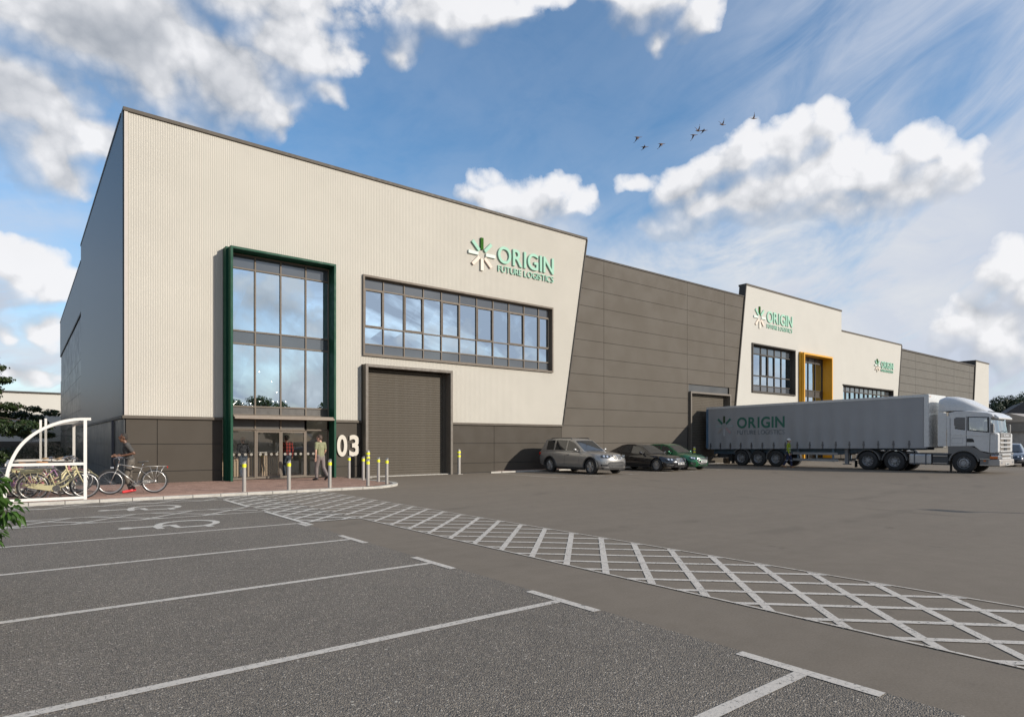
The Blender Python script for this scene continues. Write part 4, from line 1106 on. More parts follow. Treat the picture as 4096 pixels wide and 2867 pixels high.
def person(label, loc, rz, skin, hair, shirt, trousers, shoes, J, sleeves=.55, long_sleeve=False, hair_len=0.0, extras=None, scale=1.0):
    """facing -Y locally. J: joint overrides (metres); left is +X"""
    P = dict(hip=(0, 0, .93), chest=(0, 0, 1.30), neck=(0, .01, 1.49), head=(0, -.01, 1.65),
             shL=(.19, 0, 1.43), elL=(.24, .02, 1.14), wrL=(.25, -.06, .89), shR=(-.19, 0, 1.43), elR=(-.24, .02, 1.14), wrR=(-.25, -.06, .89),
             hpL=(.09, 0, .93), knL=(.10, -.02, .50), anL=(.10, .02, .09), hpR=(-.09, 0, .93), knR=(-.10, -.02, .50), anR=(-.10, .02, .09),
             toeL=(.11, -.17, .035), toeR=(-.11, -.17, .035), face=(0, -1, 0))
    P.update(J); V = {k: Vector(v) for k, v in P.items()}
    t = thing('person', label, 'person', loc, rz); t.scale = (scale,) * 3
    fc = V['face'].normalized(); sd = Vector((-fc.y, fc.x, 0)); hd = V['head']
    hd = V['head'] = V['head'] - Vector((0, 0, .02)); b = Blob()
    b.limb([V['hip'], V['chest']], [.125, .135], (1.15, .78, 1)); b.ball(V['chest'] + Vector((0, 0, .08)), (.17, .10, .09))
    b.limb([V['chest'] + Vector((0, 0, .12)), V['neck'], hd - Vector((0, 0, .04))], [.06, .055, .055])
    b.limb([hd + Vector((0, 0, .045)), hd], [.092, .085]); b.ball(hd + fc * .035 + Vector((0, 0, -.06)), (.062, .062, .062)); b.ball(hd + fc * .045 + Vector((0, 0, -.10)), (.042, .042, .030))
    b.ball(hd + fc * .105 + Vector((0, 0, -.015)), (.017, .017, .024)); b.ball(hd + fc * .085 + Vector((0, 0, .03)), (.05, .05, .018))
    for s in (-1, 1):
        b.ball(hd + sd * s * .088 + Vector((0, 0, -.005)) - fc * .005, (.018, .018, .034))
    for S_ in 'LR':
        b.limb([V['sh' + S_], V['el' + S_], V['wr' + S_]], [.052, .040, .027])
        b.limb([V['hp' + S_], V['kn' + S_], V['an' + S_]], [.085, .056, .040])
        # hand: palm, four fingers, thumb
        w = V['wr' + S_]; d = (w - V['el' + S_]).normalized()
        if ('hand' + S_) in P: d = Vector(P['hand' + S_]).normalized()
        side = fc.cross(d).normalized() if abs(fc.dot(d)) < .95 else Vector((1, 0, 0))
        curl = d.cross(side).normalized(); curl = curl if curl.dot(fc) > 0 or True else -curl
        b.limb([w, w + d * .075], [.026, .031])
        for q, L in ((-1.5, .072), (-.5, .085), (.5, .080), (1.5, .062)):
            a0 = w + d * .088 + fc * q * .0; a0 = w + d * .085 + curl * q * .016
            b.limb([a0, a0 + d * L * .55 + side * .008, a0 + d * L * .9 + side * .028], [.0105, .0095, .008])
        a0 = w + d * .03 + curl * .028
        b.limb([a0, a0 + d * .03 + curl * .022, a0 + d * .062 + curl * .022], [.013, .011, .009])
    body = b.build('body', skin, t, .0085)
    s = Blob(); s.limb([V['hip'] + Vector((0, 0, .0)), V['chest']], [.150, .152], (1.14, .80, 1)); s.ball(V['chest'] + Vector((0, 0, .09)), (.185, .112, .098))
    s.limb([V['chest'] + Vector((0, 0, .14)), V['neck'] - Vector((0, 0, .035))], [.08, .066])
    for S_ in 'LR':
        sh_, el, wr = V['sh' + S_], V['el' + S_], V['wr' + S_]
        if long_sleeve: s.limb([sh_, el, wr], [.068, .054, .040])
        else: s.limb([sh_, sh_.lerp(el, sleeves + .15)], [.070, .062])
        s.limb([V['chest'] + Vector((0, 0, .10)), sh_], [.095, .068])
    s.build('jacket' if long_sleeve else 'shirt', shirt, t, .011, 5)
    q = Blob(); q.limb([V['hip'] + Vector((0, 0, .05)), V['hip'] - Vector((0, 0, .06))], [.142, .140], (1.12, .85, .8))
    for S_ in 'LR':
        q.limb([V['hp' + S_], V['kn' + S_], V['an' + S_] + Vector((0, 0, .03))], [.108, .076, .058])
    q.build('trousers', trousers, t, .011, 4)
    for S_ in 'LR':
        f = Blob(); an, toe = V['an' + S_], V['toe' + S_]
        f.limb([an + (an - toe) * .22 - Vector((0, 0, .035)), toe], [.050, .042], (1, 1, .95)); f.ball(an - Vector((0, 0, .01)), .052)
        f.build('shoe', shoes, t, .010)
    if hair:
        h = Blob()
        for k in range(30):
            a, e = rnd.uniform(0, 2 * math.pi), rnd.uniform(.1, 1.5)
            dv = sd * math.cos(a) * math.cos(e) + fc * math.sin(a) * math.cos(e) + Vector((0, 0, math.sin(e)))
            if dv.dot(fc) > .35 and dv.z < .8: continue
            h.ball(hd + Vector((0, 0, .045)) + dv * (.070 + hair_len * .02) - fc * .01, .034 + hair_len * .010)
        k_ = .004 + hair_len * .02
        h.ball(hd - fc * .020 + Vector((0, 0, .052)), (.090 + k_, .090 + k_, .092 + k_)); h.ball(hd - fc * .034 + Vector((0, 0, .0)), (.080 + k_, .080 + k_, .075))
        h.build('hair', hair, t, .009)
    eye = MB()
    for s_ in (-1, 1): eye.ball(hd + fc * .088 + sd * s_ * .032 + Vector((0, 0, .012)), .012, 8, 6)
    eye.build('eyes', M_BLACK, t, smooth=True)
    if extras: extras(t, V, fc, sd)
    return t
cl = lambda n, c: pm(n, c, .85, var=.14, scale=7, bump=.3, bscale=14)
M_HAIRB = pm('hair_brown', (.055, .032, .020), .6, var=.3, scale=60); M_HAIRK = pm('hair_black', (.012, .011, .010), .55, var=.3, scale=60)
# man pushing the silver bicycle, heading left; local -Y is turned to face -X
def pocket(t, V, fc, sd):
    m = MB()
    for S_ in 'LR':
        c = V['hp' + S_].lerp(V['kn' + S_], .52); d = (V['kn' + S_] - V['hp' + S_]).normalized()
        u = d.orthogonal().normalized(); w = d.cross(u)
        m.tube([c + (u * math.cos(a) + w * math.sin(a)) * .098 for a in [k * math.pi / 8 for k in range(16)]], .014, 6, closed=True)
    m.build('leg_strap', M_BLACK, t, smooth=True)
person('man in dark grey t-shirt and trousers with bright red shoes pushing a bicycle', (2.50, 21.52, PZ), R(-90), M_SKIND, pm('hair_cropped', (.030, .024, .020), .8, var=.3, scale=90), cl('tee_charcoal', (.062, .058, .054)), cl('trouser_khaki', (.115, .098, .080)), pm('shoe_red', (.62, .045, .05), .5, var=.15),
       dict(hip=(0, .06, .92), chest=(0, -.03, 1.28), neck=(0, -.07, 1.47), head=(0, -.12, 1.64), shL=(.19, -.05, 1.41), elL=(.25, .12, 1.17), wrL=(.17, -.18, 1.10), handL=(-.1, -1, -.1),
            shR=(-.19, -.05, 1.41), elR=(-.23, .02, 1.15), wrR=(-.10, -.26, 1.10), handR=(0, -1, -.1), hpL=(.085, .05, .92), hpR=(-.085, .05, .92), knL=(.09, -.06, .50), anL=(.09, .05, .10), toeL=(.09, -.13, .04),
            knR=(-.09, .04, .49), anR=(-.09, .14, .10), toeR=(-.09, -.03, .04)), extras=pocket)
# man walking to the entrance, seen from behind
person('man in olive green t-shirt and grey trousers walking towards the entrance doors', (9.22, 23.85, PZ), R(180 + 16), M_SKIN, M_HAIRB, cl('tee_olive', (.215, .215, .118)), cl('trouser_greige', (.165, .135, .125)), pm('shoe_dark', (.03, .028, .028), .5),
       dict(head=(.03, -.02, 1.65), face=(.55, -.85, 0), knL=(.10, -.10, .50), anL=(.10, -.10, .09), toeL=(.10, -.29, .035), knR=(-.10, .06, .50), anR=(-.10, .30, .16), toeR=(-.10, .16, .04), elR=(-.27, -.04, 1.15), wrR=(-.25, -.20, .94), elL=(.26, .07, 1.14), wrL=(.26, .06, .89)), hair_len=.35)
person('man in red checked shirt and jeans standing inside the sliding entrance doors', (8.93, 26.9, PZ), R(180), M_SKIN, M_HAIRK, plaid('plaid_red', (.035, .012, .016), (.16, .03, .03), (.36, .045, .035)), cl('jeans', (.055, .075, .11)), pm('shoe_dark', (.03, .028, .028), .5),
       dict(knL=(.10, -.08, .50)), long_sleeve=True, hair_len=.4)
person('person in dark jacket and jeans holding a bag behind the left entrance glass', (7.18, 27.0, PZ), R(190), M_SKIN, pm('hair_auburn', (.16, .075, .03), .6, var=.3, scale=60), cl('jacket_black', (.018, .019, .026)), cl('jeans', (.055, .075, .11)), pm('shoe_dark', (.03, .028, .028), .5),
       dict(elR=(-.27, -.02, 1.15), wrR=(-.18, -.22, 1.05)), long_sleeve=True, hair_len=.2, scale=.95)
# worker beside the lorry
def helmet(t, V, fc, sd):
    hd = V['head']; h = Blob(); h.ball(hd + Vector((0, 0, .06)), (.118, .125, .095)); h.ball(hd + fc * .07 + Vector((0, 0, .045)), (.085, .085, .022)); h.build('hard_hat', pm('hard_hat', (.62, .60, .56), .35), t, .009)
    m = MB()
    for z in (1.02, 1.17):
        m.tube([(.185 * math.cos(a), .13 * math.sin(a), z) for a in [k * math.pi / 10 for k in range(20)]], .018, 6, closed=True)
    for S_ in 'LR':
        c = V['kn' + S_].lerp(V['an' + S_], .15); m.tube([(c.x + .080 * math.cos(a), c.y + .080 * math.sin(a), c.z) for a in [k * math.pi / 8 for k in range(16)]], .014, 6, closed=True)
    m.build('reflective_tape', pm('retro_tape', (.55, .55, .55), .3), t, smooth=True)
person('worker in white hard hat and yellow high-visibility top walking beside the lorry', (36.55, 19.4, 0), R(20), M_SKIN, M_HAIRK, cl('hivis_top', (.26, .33, .02)), cl('work_trouser', (.014, .020, .055)), pm('boot_tan', (.26, .13, .06), .7),
       dict(knL=(.10, -.12, .50), anL=(.10, -.14, .09), toeL=(.10, -.32, .035), knR=(-.10, .06, .50), anR=(-.10, .26, .14), toeR=(-.10, .12, .04)), long_sleeve=True, extras=helmet)
# ------------------------------------------------------------------ cars
def paint(name, col, metal=.35, rough=.28): return pm(name, col, rough, metal, var=.02, coat=1.0)
def lerp_tab(tab, x):
    for (a, va), (b, vb) in zip(tab[:-1], tab[1:]):
        if a <= x <= b: return va + (vb - va) * (x - a) / (b - a) if b > a else va
    return tab[0][1] if x < tab[0][0] else tab[-1][1]
def smooth_tab(tab, x):
    xs = [t[0] for t in tab]
    if x <= xs[0]: return tab[0][1]
    if x >= xs[-1]: return tab[-1][1]
    for i in range(len(tab) - 1):
        if xs[i] <= x <= xs[i + 1]:
            p0 = tab[max(i - 1, 0)]; p1 = tab[i]; p2 = tab[i + 1]; p3 = tab[min(i + 2, len(tab) - 1)]
            h = p2[0] - p1[0]; u = (x - p1[0]) / h
            m1 = (p2[1] - p0[1]) / max(p2[0] - p0[0], 1e-6) * h; m2 = (p3[1] - p1[1]) / max(p3[0] - p1[0], 1e-6) * h
            return (2 * u ** 3 - 3 * u ** 2 + 1) * p1[1] + (u ** 3 - 2 * u ** 2 + u) * m1 + (-2 * u ** 3 + 3 * u ** 2) * p2[1] + (u ** 3 - u ** 2) * m2
def rim_mesh(r, spokes, w):
    m = MB(); n = 32
    m.lathe([(r * .98, -.01), (r, .0), (r, w), (r * .93, w + .004), (r * .90, w - .02), (r * .86, .03), (r * .3, .02), (.01, .02)], axis='y', n=n)
    for k in range(spokes):
        a = 2 * math.pi * k / spokes
        for off in ((-.16, .16) if spokes < 8 else (0,)):
            c, s = math.cos(a + off * .0), math.sin(a + off * .0)
            p0 = Vector((.18 * r * math.cos(a + off), w - .012, .18 * r * math.sin(a + off))); p1 = Vector((.90 * r * math.cos(a + off * .9), w - .004, .90 * r * math.sin(a + off * .9)))
            m.tube([p0, p1], [.026 if spokes < 8 else .014, .022 if spokes < 8 else .010], 6)
    m.lathe([(.055, .02), (.055, w), (.04, w + .006), (.01, w + .006)], axis='y', n=16)
    return m
def car(name, label, cat, loc, rz, spec, mat, group=None):
    """x forward, y left; built round the origin on the ground"""
    t = thing(name, label, cat, loc, rz, group); S = spec; L = S['L']; W = S['W'] / 2; wb = S['wb'] / 2; r = S['r']; xo = S.get('xo', 0)
    # lower body: top line by station, plan width by station
    xs = [-L / 2 + L * k / 44 for k in range(45)]
    vs = []; n = 0
    for i, x in enumerate(xs):
        e = min(1.0, (L / 2 - abs(x)) / (.10 if x > 0 else .24)); e = math.sqrt(max(0, 1 - (1 - e) ** 2)) if e < 1 else 1.0
        if x > 0: e = .55 + .45 * e
        plan = W * smooth_tab(S['plan'], x) * (.80 + .20 * e)
        top = smooth_tab(S['top'], x); bot = lerp_tab(S['bot'], x)
        top = bot + .30 + (top - bot - .30) * (.72 + .28 * e); 
        h = top - bot
        sec = [(0, bot), (plan * .80, bot), (plan * .93, bot + .03), (plan * .975, bot + .12 * h), (plan * .99, bot + .36 * h), (plan, bot + .56 * h), (plan * .985, bot + .70 * h),
               (plan * .955, bot + .84 * h), (plan * .90, bot + .955 * h), (plan * .78, bot + .995 * h), (plan * .45, top + .012), (0, top + .018)]
        full = sec + [(-y, z) for y, z in sec[-2:0:-1]]
        n = len(full)
        def bend(y, z):
            if x <= L / 2 - .9: return x
            f = (x - (L / 2 - .9)) / .9; f = f * f * (3 - 2 * f)
            return x - f * (.34 * (abs(y) / W) ** 2.4 + max(0, z - S['nose_z']) * S['rake'] + max(0, .34 - z) * .35)
        vs += [(bend(y, z), y, z) for y, z in full]
    fs = [(i * n + k, (i + 1) * n + k, (i + 1) * n + (k + 1) % n, i * n + (k + 1) % n) for i in range(len(xs) - 1) for k in range(n)]
    fs += [tuple(range(n))]
    base = (len(xs) - 1) * n; h_ = n // 2; rows = []
    for k in range(h_ + 1):
        a, b_ = vs[base + k], vs[base + (n - k) % n]; row_ = [base + k]
        if k in (0, h_): rows.append(row_ * 9); continue
        for q_ in range(1, 8):
            yy = a[1] + (b_[1] - a[1]) * q_ / 8; zz = a[2]; row_.append(len(vs)); vs.append((L / 2 - .34 * (abs(yy) / W) ** 2.4 - max(0, zz - S['nose_z']) * S['rake'] - max(0, .34 - zz) * .35, yy, zz))
        row_.append(base + (n - k) % n); rows.append(row_)
    for k in range(h_):
        for q_ in range(8):
            f_ = []
            for v_ in (rows[k][q_], rows[k][q_ + 1], rows[k + 1][q_ + 1], rows[k + 1][q_]):
                if v_ not in f_: f_.append(v_)
            if len(f_) > 2: fs.append(tuple(f_))
    m = MB(); m.add(vs, fs); me = m.mesh('body', mat); bm_ = bmesh.new(); bm_.from_mesh(me); bmesh.ops.recalc_face_normals(bm_, faces=bm_.faces); bm_.to_mesh(me); bm_.free(); o = bpy.data.objects.new('body', me); COL.objects.link(o)
    cut = MB()
    for x in (xo - wb, xo + wb):
        for s in (-1, 1): cut.lathe([(r + .055, -.16), (r + .055, .30)], (x, s * (W - .12) if s > 0 else -(W - .12) - .14, r + .01), 'y', 32)
    cme = cut.mesh('cut', M_BLACK); co = bpy.data.objects.new('cut', cme); COL.objects.link(co)
    bm = o.modifiers.new('b', 'BOOLEAN'); bm.operation = 'DIFFERENCE'; bm.object = co; bm.solver = 'EXACT'; bm.material_mode = 'TRANSFER'
    me2 = evaluated(o); bpy.data.objects.remove(o); bpy.data.objects.remove(co)
    me2.name = 'body'; body = link('body', me2, t, auto=38)
    # greenhouse: (x, z, half width) from windscreen foot over the roof to the rear window foot
    G = S['house']; wbelt = S['belt_w']; zbelt = S['belt_z']
    top = [(x, z, w) for x, z, w in G]; k = len(top)
    bx0, bx1 = top[0][0], top[-1][0]
    def belt(i):
        x = top[i][0]; u = (x - bx0) / (bx1 - bx0); return (x, smooth_tab(S['top'], x) - .015, wbelt * (1 - .05 * abs(2 * u - 1) ** 2))
    vs = []; 
    for i in range(k):
        x, z, w = top[i]; X, Z, Wb = belt(i)
        cam_ = .018 if 0 < i < k - 1 else 0
        vs += [(X, Wb, Z), (x, w, z), (x, w * .5, z + cam_), (x, 0, z + cam_ * 1.4), (x, -w * .5, z + cam_), (x, -w, z), (X, -Wb, Z)]
    fs = []
    for i in range(k - 1):
        for j in range(6):
            a = i * 7 + j; fs.append((a, a + 7, a + 8, a + 1))
    fs.append(tuple([i * 7 for i in range(k)][::-1] + [i * 7 + 6 for i in range(k)]))
    m = MB(); m.add(vs, fs); gh = m.build('roof', mat, t, auto=30)
    # glass: panels a little proud of the cabin faces
    def on_top(i, f, u):                 # between profile points i and i+1
        a, b = top[i], top[i + 1]; x = a[0] + (b[0] - a[0]) * f; z = a[1] + (b[1] - a[1]) * f; w = a[2] + (b[2] - a[2]) * f
        return Vector((x, w * u, z + (.018 * (1 - u * u)) * (f if i == 0 else 1 - f)))
    def screen(i0, i1, nm, f0, f1, uw, off=.008):
        m = MB(); q = []; nn = 6
        a = on_top(i0, f0, 0); d = (on_top(i1, f1, 0) - a).normalized(); nrm = Vector((-d.z, 0, d.x)); nrm = nrm if nrm.z > 0 else -nrm
        for f in range(nn + 1):
            fu = f0 + (f1 - f0) * f / nn
            for g_ in range(nn + 1):
                u = -uw + 2 * uw * g_ / nn; q.append(on_top(i0, fu, u) + nrm * off)
        m.add(q, [(f * (nn + 1) + g_, f * (nn + 1) + g_ + 1, (f + 1) * (nn + 1) + g_ + 1, (f + 1) * (nn + 1) + g_) for f in range(nn) for g_ in range(nn)])
        return m.build(nm, M_CARGL, t, smooth=True)
    screen(0, 0, 'windscreen', .04, .97, .90)
    screen(k - 2, k - 2, 'rear_window', .06, .90, .86)
    def side_pt(x, v, s):
        for i in range(k - 1):
            a, b = top[i], top[i + 1]
            if b[0] <= x <= a[0]:
                f = (x - a[0]) / (b[0] - a[0]) if a[0] != b[0] else 0
                zt, wt = a[1] + (b[1] - a[1]) * f, a[2] + (b[2] - a[2]) * f
                A, B = belt(i), belt(i + 1); zb, wbb = A[1] + (B[1] - A[1]) * f, A[2] + (B[2] - A[2]) * f
                return Vector((x, s * (wbb + (wt - wbb) * v + .007), zb + (zt - zb) * v))
        return None
    for s in (-1, 1):
        for wx in S['windows']:
            m = MB(); q = []
            xa, xb = wx[0], wx[1]; nn = 10
            for g_ in range(nn + 1):
                x = xa + (xb - xa) * g_ / nn
                lo = side_pt(x, .08, s); zt = side_pt(x, 1, s); hgt = zt.z - side_pt(x, 0, s).z
                vt = max(.10, 1 - .085 / max(hgt, .12))
                q += [lo, side_pt(x, vt, s)]
            f = [(2 * i, 2 * i + 2, 2 * i + 3, 2 * i + 1) if s > 0 else (2 * i, 2 * i + 1, 2 * i + 3, 2 * i + 2) for i in range(nn)]
            m.add(q, f); m.build('side_window', M_CARGL, t, smooth=True)
        # belt trim, door gaps, handles, sill, mirror
        x0, x1 = S['windows'][-1][1] - .05, S['windows'][0][0] + .08
        yb = lambda x: (W * smooth_tab(S['plan'], x))
        dm = MB()
        for dx in S['doors']:
            zz0, zz1 = .34, smooth_tab(S['top'], dx) - .03
            pts = []
            for z in [zz0 + (zz1 - zz0) * q_ / 6 for q_ in range(7)]:
                hh = (z - lerp_tab(S['bot'], dx)) / (smooth_tab(S['top'], dx) - lerp_tab(S['bot'], dx)); wl = lerp_tab([(0, .93), (.12, .975), (.36, .99), (.56, 1.0), (.70, .985), (.84, .955), (.955, .90), (1, .8)], hh)
                pts.append((dx, s * (yb(dx) * wl), z))
            dm.tube(pts, .006, 4)
        dm.build('door_gaps', M_BLACK, t)
        for hx in S['handles']:
            MB().box(hx - .09, hx + .09, s * (yb(hx) * .978), s * (yb(hx) * .978 + .03), S['belt_z'] - .17, S['belt_z'] - .135).build('door_handle', mat, t, bevel=.008)
        mx = S['windows'][0][0] - .02
        mm = MB(); mm.ball((mx + .02, s * (W + .10), S['belt_z'] + .09), (.06, .105, .065), 12, 8); mm.box(mx, mx + .06, s * (W - .10), s * (W + .05), S['belt_z'] + .01, S['belt_z'] + .05)
        mm.build('wing_mirror', mat, t, smooth=True)
        sl = MB(); sl.box(xo - wb + r + .06, xo + wb - r - .06, s * (W * .86), s * (W * .955), .20, .30 if not S.get('suv') else .36); sl.build('sill', M_BLACK, t, bevel=.015)
    # wheels
    if ('rim', r, S['spokes']) not in _wheel:
        tm = MB(); w_ = .115
        tm.lathe([(r * .68, -w_), (r * .93, -w_), (r, -w_ * .75), (r, w_ * .75), (r * .93, w_), (r * .68, w_), (r * .66, w_ * .6), (r * .66, -w_ * .6)], axis='y', n=36)
        _wheel[('tyre', r, S['spokes'])] = tm.mesh('wheel', M_RUB, False); _wheel[('rim', r, S['spokes'])] = rim_mesh(r * .68, S['spokes'], .10).mesh('rim', M_ALLOY)
    for x in (xo - wb, xo + wb):
        for s in (-1, 1):
            wh = link('wheel', _wheel[('tyre', r, S['spokes'])], t, (x, s * (W - .135), r), (0, 0, 0 if s > 0 else math.pi), auto=40)
            link('rim', _wheel[('rim', r, S['spokes'])], wh, auto=40)
        if S.get('suv'):
            for s in (-1, 1):
                m = MB(); pts = [(x + (r + .075) * math.cos(a), s * (W * .985), r + .01 + (r + .075) * math.sin(a)) for a in [R(-12 + 204 * q_ / 20) for q_ in range(21)]]
                m.tube(pts, .038, 6); m.build('arch_trim', pm('arch_plastic', (.05, .048, .046), .6), t, smooth=True)
    # nose and tail fittings
    def front(y, z, dx=0.0):
        """point on the nose surface"""
        e_x = L / 2
        return (e_x - .34 * (abs(y) / W) ** 2.4 - max(0, (z - S['nose_z'])) * S['rake'] - max(0, .34 - z) * .35 + dx, y, z)
    def plate_on(nm, pts2, mtl, dx=.012, thick=.03):
        ys_ = [p_[0] for p_ in pts2]
        if max(ys_) - min(ys_) > .30:                      # wide pieces follow the curve of the nose
            m = MB(); N_ = 16; col_ = []
            for q_ in range(N_ + 1):
                y = min(ys_) + (max(ys_) - min(ys_)) * (q_ + (.001 if q_ == 0 else -.001 if q_ == N_ else 0)) / N_; zz = []
                for i_ in range(len(pts2)):
                    (ya, za), (yb_, zb_) = pts2[i_], pts2[(i_ + 1) % len(pts2)]
                    if (ya - y) * (yb_ - y) <= 0 and ya != yb_: zz.append(za + (zb_ - za) * (y - ya) / (yb_ - ya))
                col_.append((y, min(zz), max(zz)))
            v_ = []
            for y, za, zb_ in col_:
                a_, b_ = Vector(front(y, za, dx)), Vector(front(y, zb_, dx)); v_ += [a_, b_, a_ - Vector((.08, 0, 0)), b_ - Vector((.08, 0, 0))]
            f_ = []
            for q_ in range(N_):
                o_ = q_ * 4; f_ += [(o_, o_ + 4, o_ + 5, o_ + 1), (o_ + 1, o_ + 5, o_ + 7, o_ + 3), (o_, o_ + 2, o_ + 6, o_ + 4)]
            m.add(v_, f_); return m.build(nm, mtl, t)
        ps = [Vector(front(y, z, dx)) for y, z in pts2]; m = MB(); nn_ = len(ps)
        m.add(list(ps) + [p - Vector((thick + .05, 0, 0)) for p in ps], [tuple(range(nn_)), tuple(range(nn_, 2 * nn_))[::-1]] + [(i, i + nn_, (i + 1) % nn_ + nn_, (i + 1) % nn_) for i in range(nn_)])
        return m.build(nm, mtl, t)
    S['front'](t, plate_on, front, mat)
    # tail lamps and plates
    for s in (-1, 1):
        MB().box(-L / 2 + .015, -L / 2 + .16, s * W * .55, s * W * .86, S['belt_z'] - .20, S['belt_z'] - .06).build('tail_lamp', M_RED, t, bevel=.02)
    MB().box(-L / 2 - .006, -L / 2 + .03, -.26, .26, S['belt_z'] - .34, S['belt_z'] - .23).build('number_plate', pm('plate_yellow', (.7, .55, .05), .4), t)
    if S.get('plate'):
        px = front(0, S['plate_z'], .035)[0]
        pl = MB().box(px - .02, px, -.26, .26, S['plate_z'] - .056, S['plate_z'] + .056).build('number_plate', pm('plate_white', (.74, .74, .72), .4), t)
        lettering(pl, S['plate'], -.22, .23, S['plate_z'] - .038, .076, 0, .006, M_BLACK, .02, .18, .35, turn=lambda p: (px + .004 + p[1], p[0], p[2]))
    if S.get('suv'):
        for s in (-1, 1):
            m = MB(); z = G[2][1]; w = G[2][2] - .06
            m.tube([(G[1][0] - .18, s * w, G[1][1] - .01), (G[1][0] - .30, s * w, z + .045), (G[-3][0] + .25, s * (w - .02), z + .045), (G[-3][0] + .02, s * (w - .02), z - .0)], .020, 7); m.build('roof_rail', M_BLACK, t, smooth=True)
    # seats dimly seen, as part of the cabin, and wipers
    m = MB(); a, b = on_top(0, .06, -.75), on_top(0, .10, .1); n_ = Vector((.02, 0, .02)); m.tube([a + n_, b + n_], .008, 4); m.tube([on_top(0, .06, .05) + n_, on_top(0, .10, .8) + n_], .008, 4); m.build('wipers', M_BLACK, t)
    return t
def kidney(t, plate_on, y0, y1, z0, z1, mat_in=M_BLACK):
    for s in (-1, 1):
        c = (y0 + y1) / 2 * s
        plate_on('grille_surround', [(s * y0, z0 + .02), (s * (y0 + .02), z0), (s * (y1 - .04), z0), (s * y1, z0 + .05), (s * (y1 - .01), z1 - .02), (s * (y1 - .05), z1), (s * (y0 + .02), z1), (s * y0, z1 - .03)], M_CHROME, .016)
        plate_on('grille', [(s * (y0 + .014), z0 + .03), (s * (y0 + .028), z0 + .015), (s * (y1 - .05), z0 + .015), (s * (y1 - .015), z0 + .06), (s * (y1 - .025), z1 - .03), (s * (y1 - .06), z1 - .015), (s * (y0 + .028), z1 - .015), (s * (y0 + .014), z1 - .035)], mat_in, .021)
        for q in range(5):
            yy = s * (y0 + .035 + (y1 - y0 - .08) * q / 4); plate_on('grille_bar', [(yy - .004, z0 + .03), (yy + .004, z0 + .03), (yy + .004, z1 - .03), (yy - .004, z1 - .03)], M_STEEL, .024)
def lamps(t, plate_on, y0, y1, za, zb, zc, zd):
    for s in (-1, 1):
        plate_on('headlight', [(s * y0, za), (s * (y0 + y1) / 2, za - .01), (s * y1, zb), (s * y1, zd), (s * (y0 + y1) / 2, (zc + zd) / 2 + .02), (s * y0, zc)], M_CARGL, .010)
        for yy in (.36, .72):
            y = y0 + (y1 - y0) * yy; z = za + (zb - za) * yy * .8 + (zc - za) * .5; r_ = .048
            plate_on('lamp_lens', [(s * y + r_ * math.cos(k * math.pi / 6), z + r_ * math.sin(k * math.pi / 6)) for k in range(12)], M_LAMP, .018)
M_ARCHP = pm('arch_plastic', (.05, .048, .046), .6)
def suv_front(t, plate_on, front, mat):
    kidney(t, plate_on, .03, .27, .74, .94); lamps(t, plate_on, .42, .84, .80, .86, .92, .95)
    plate_on('bumper_trim', [(-.62, .46), (-.50, .62), (.50, .62), (.62, .46), (.45, .34), (-.45, .34)], M_ARCHP, .022)
    plate_on('lower_grille', [(-.36, .38), (-.40, .47), (.40, .47), (.36, .38)], M_BLACK, .03); plate_on('upper_intake', [(-.38, .56), (-.36, .61), (.36, .61), (.38, .56)], M_BLACK, .03)
    for s in (-1, 1):
        plate_on('side_intake', [(s * .60, .40), (s * .58, .50), (s * .84, .50), (s * .84, .42)], M_BLACK, .012)
        plate_on('fog_lamp', [(s * .70 + .035 * math.cos(k * math.pi / 5), .60 + .035 * math.sin(k * math.pi / 5)) for k in range(10)], M_LAMP, .014)
    plate_on('skid_plate', [(-.80, .24), (-.82, .33), (.82, .33), (.80, .24)], M_ARCHP, .008)
def sedan_front(t, plate_on, front, mat):
    kidney(t, plate_on, .02, .27, .52, .70); lamps(t, plate_on, .40, .84, .57, .62, .68, .70)
    plate_on('lower_grille', [(-.45, .22), (-.40, .30), (.40, .30), (.45, .22)], M_BLACK, .012)
    for s in (-1, 1):
        plate_on('side_intake', [(s * .52, .24), (s * .54, .34), (s * .84, .38), (s * .84, .27)], M_BLACK, .010)
        plate_on('bumper_blade', [(s * .50, .335), (s * .50, .355), (s * .85, .405), (s * .85, .38)], M_CHROME, .016)
def hatch_front(t, plate_on, front, mat):
    plate_on('grille_surround', [(-.30, .32), (-.50, .54), (-.44, .68), (.44, .68), (.50, .54), (.30, .32)], M_CHROME, .014)
    plate_on('grille', [(-.28, .34), (-.47, .54), (-.42, .66), (.42, .66), (.47, .54), (.28, .34)], M_BLACK, .020)
    for z in (.60, .55, .42, .37):
        for y in [-.36 + .08 * q for q in range(10)]:
            if abs(y) < .30 + (z - .37) * .5: plate_on('grille_bar', [(y - .03, z), (y, z - .014), (y + .03, z), (y, z + .014)], M_ALLOY, .026)
    lamps(t, plate_on, .50, .82, .60, .68, .70, .75)
    plate_on('lower_grille', [(-.42, .22), (-.38, .28), (.38, .28), (.42, .22)], M_BLACK, .014)
    for s in (-1, 1): plate_on('side_intake', [(s * .58, .26), (s * .56, .42), (s * .80, .46), (s * .82, .36)], M_BLACK, .012)
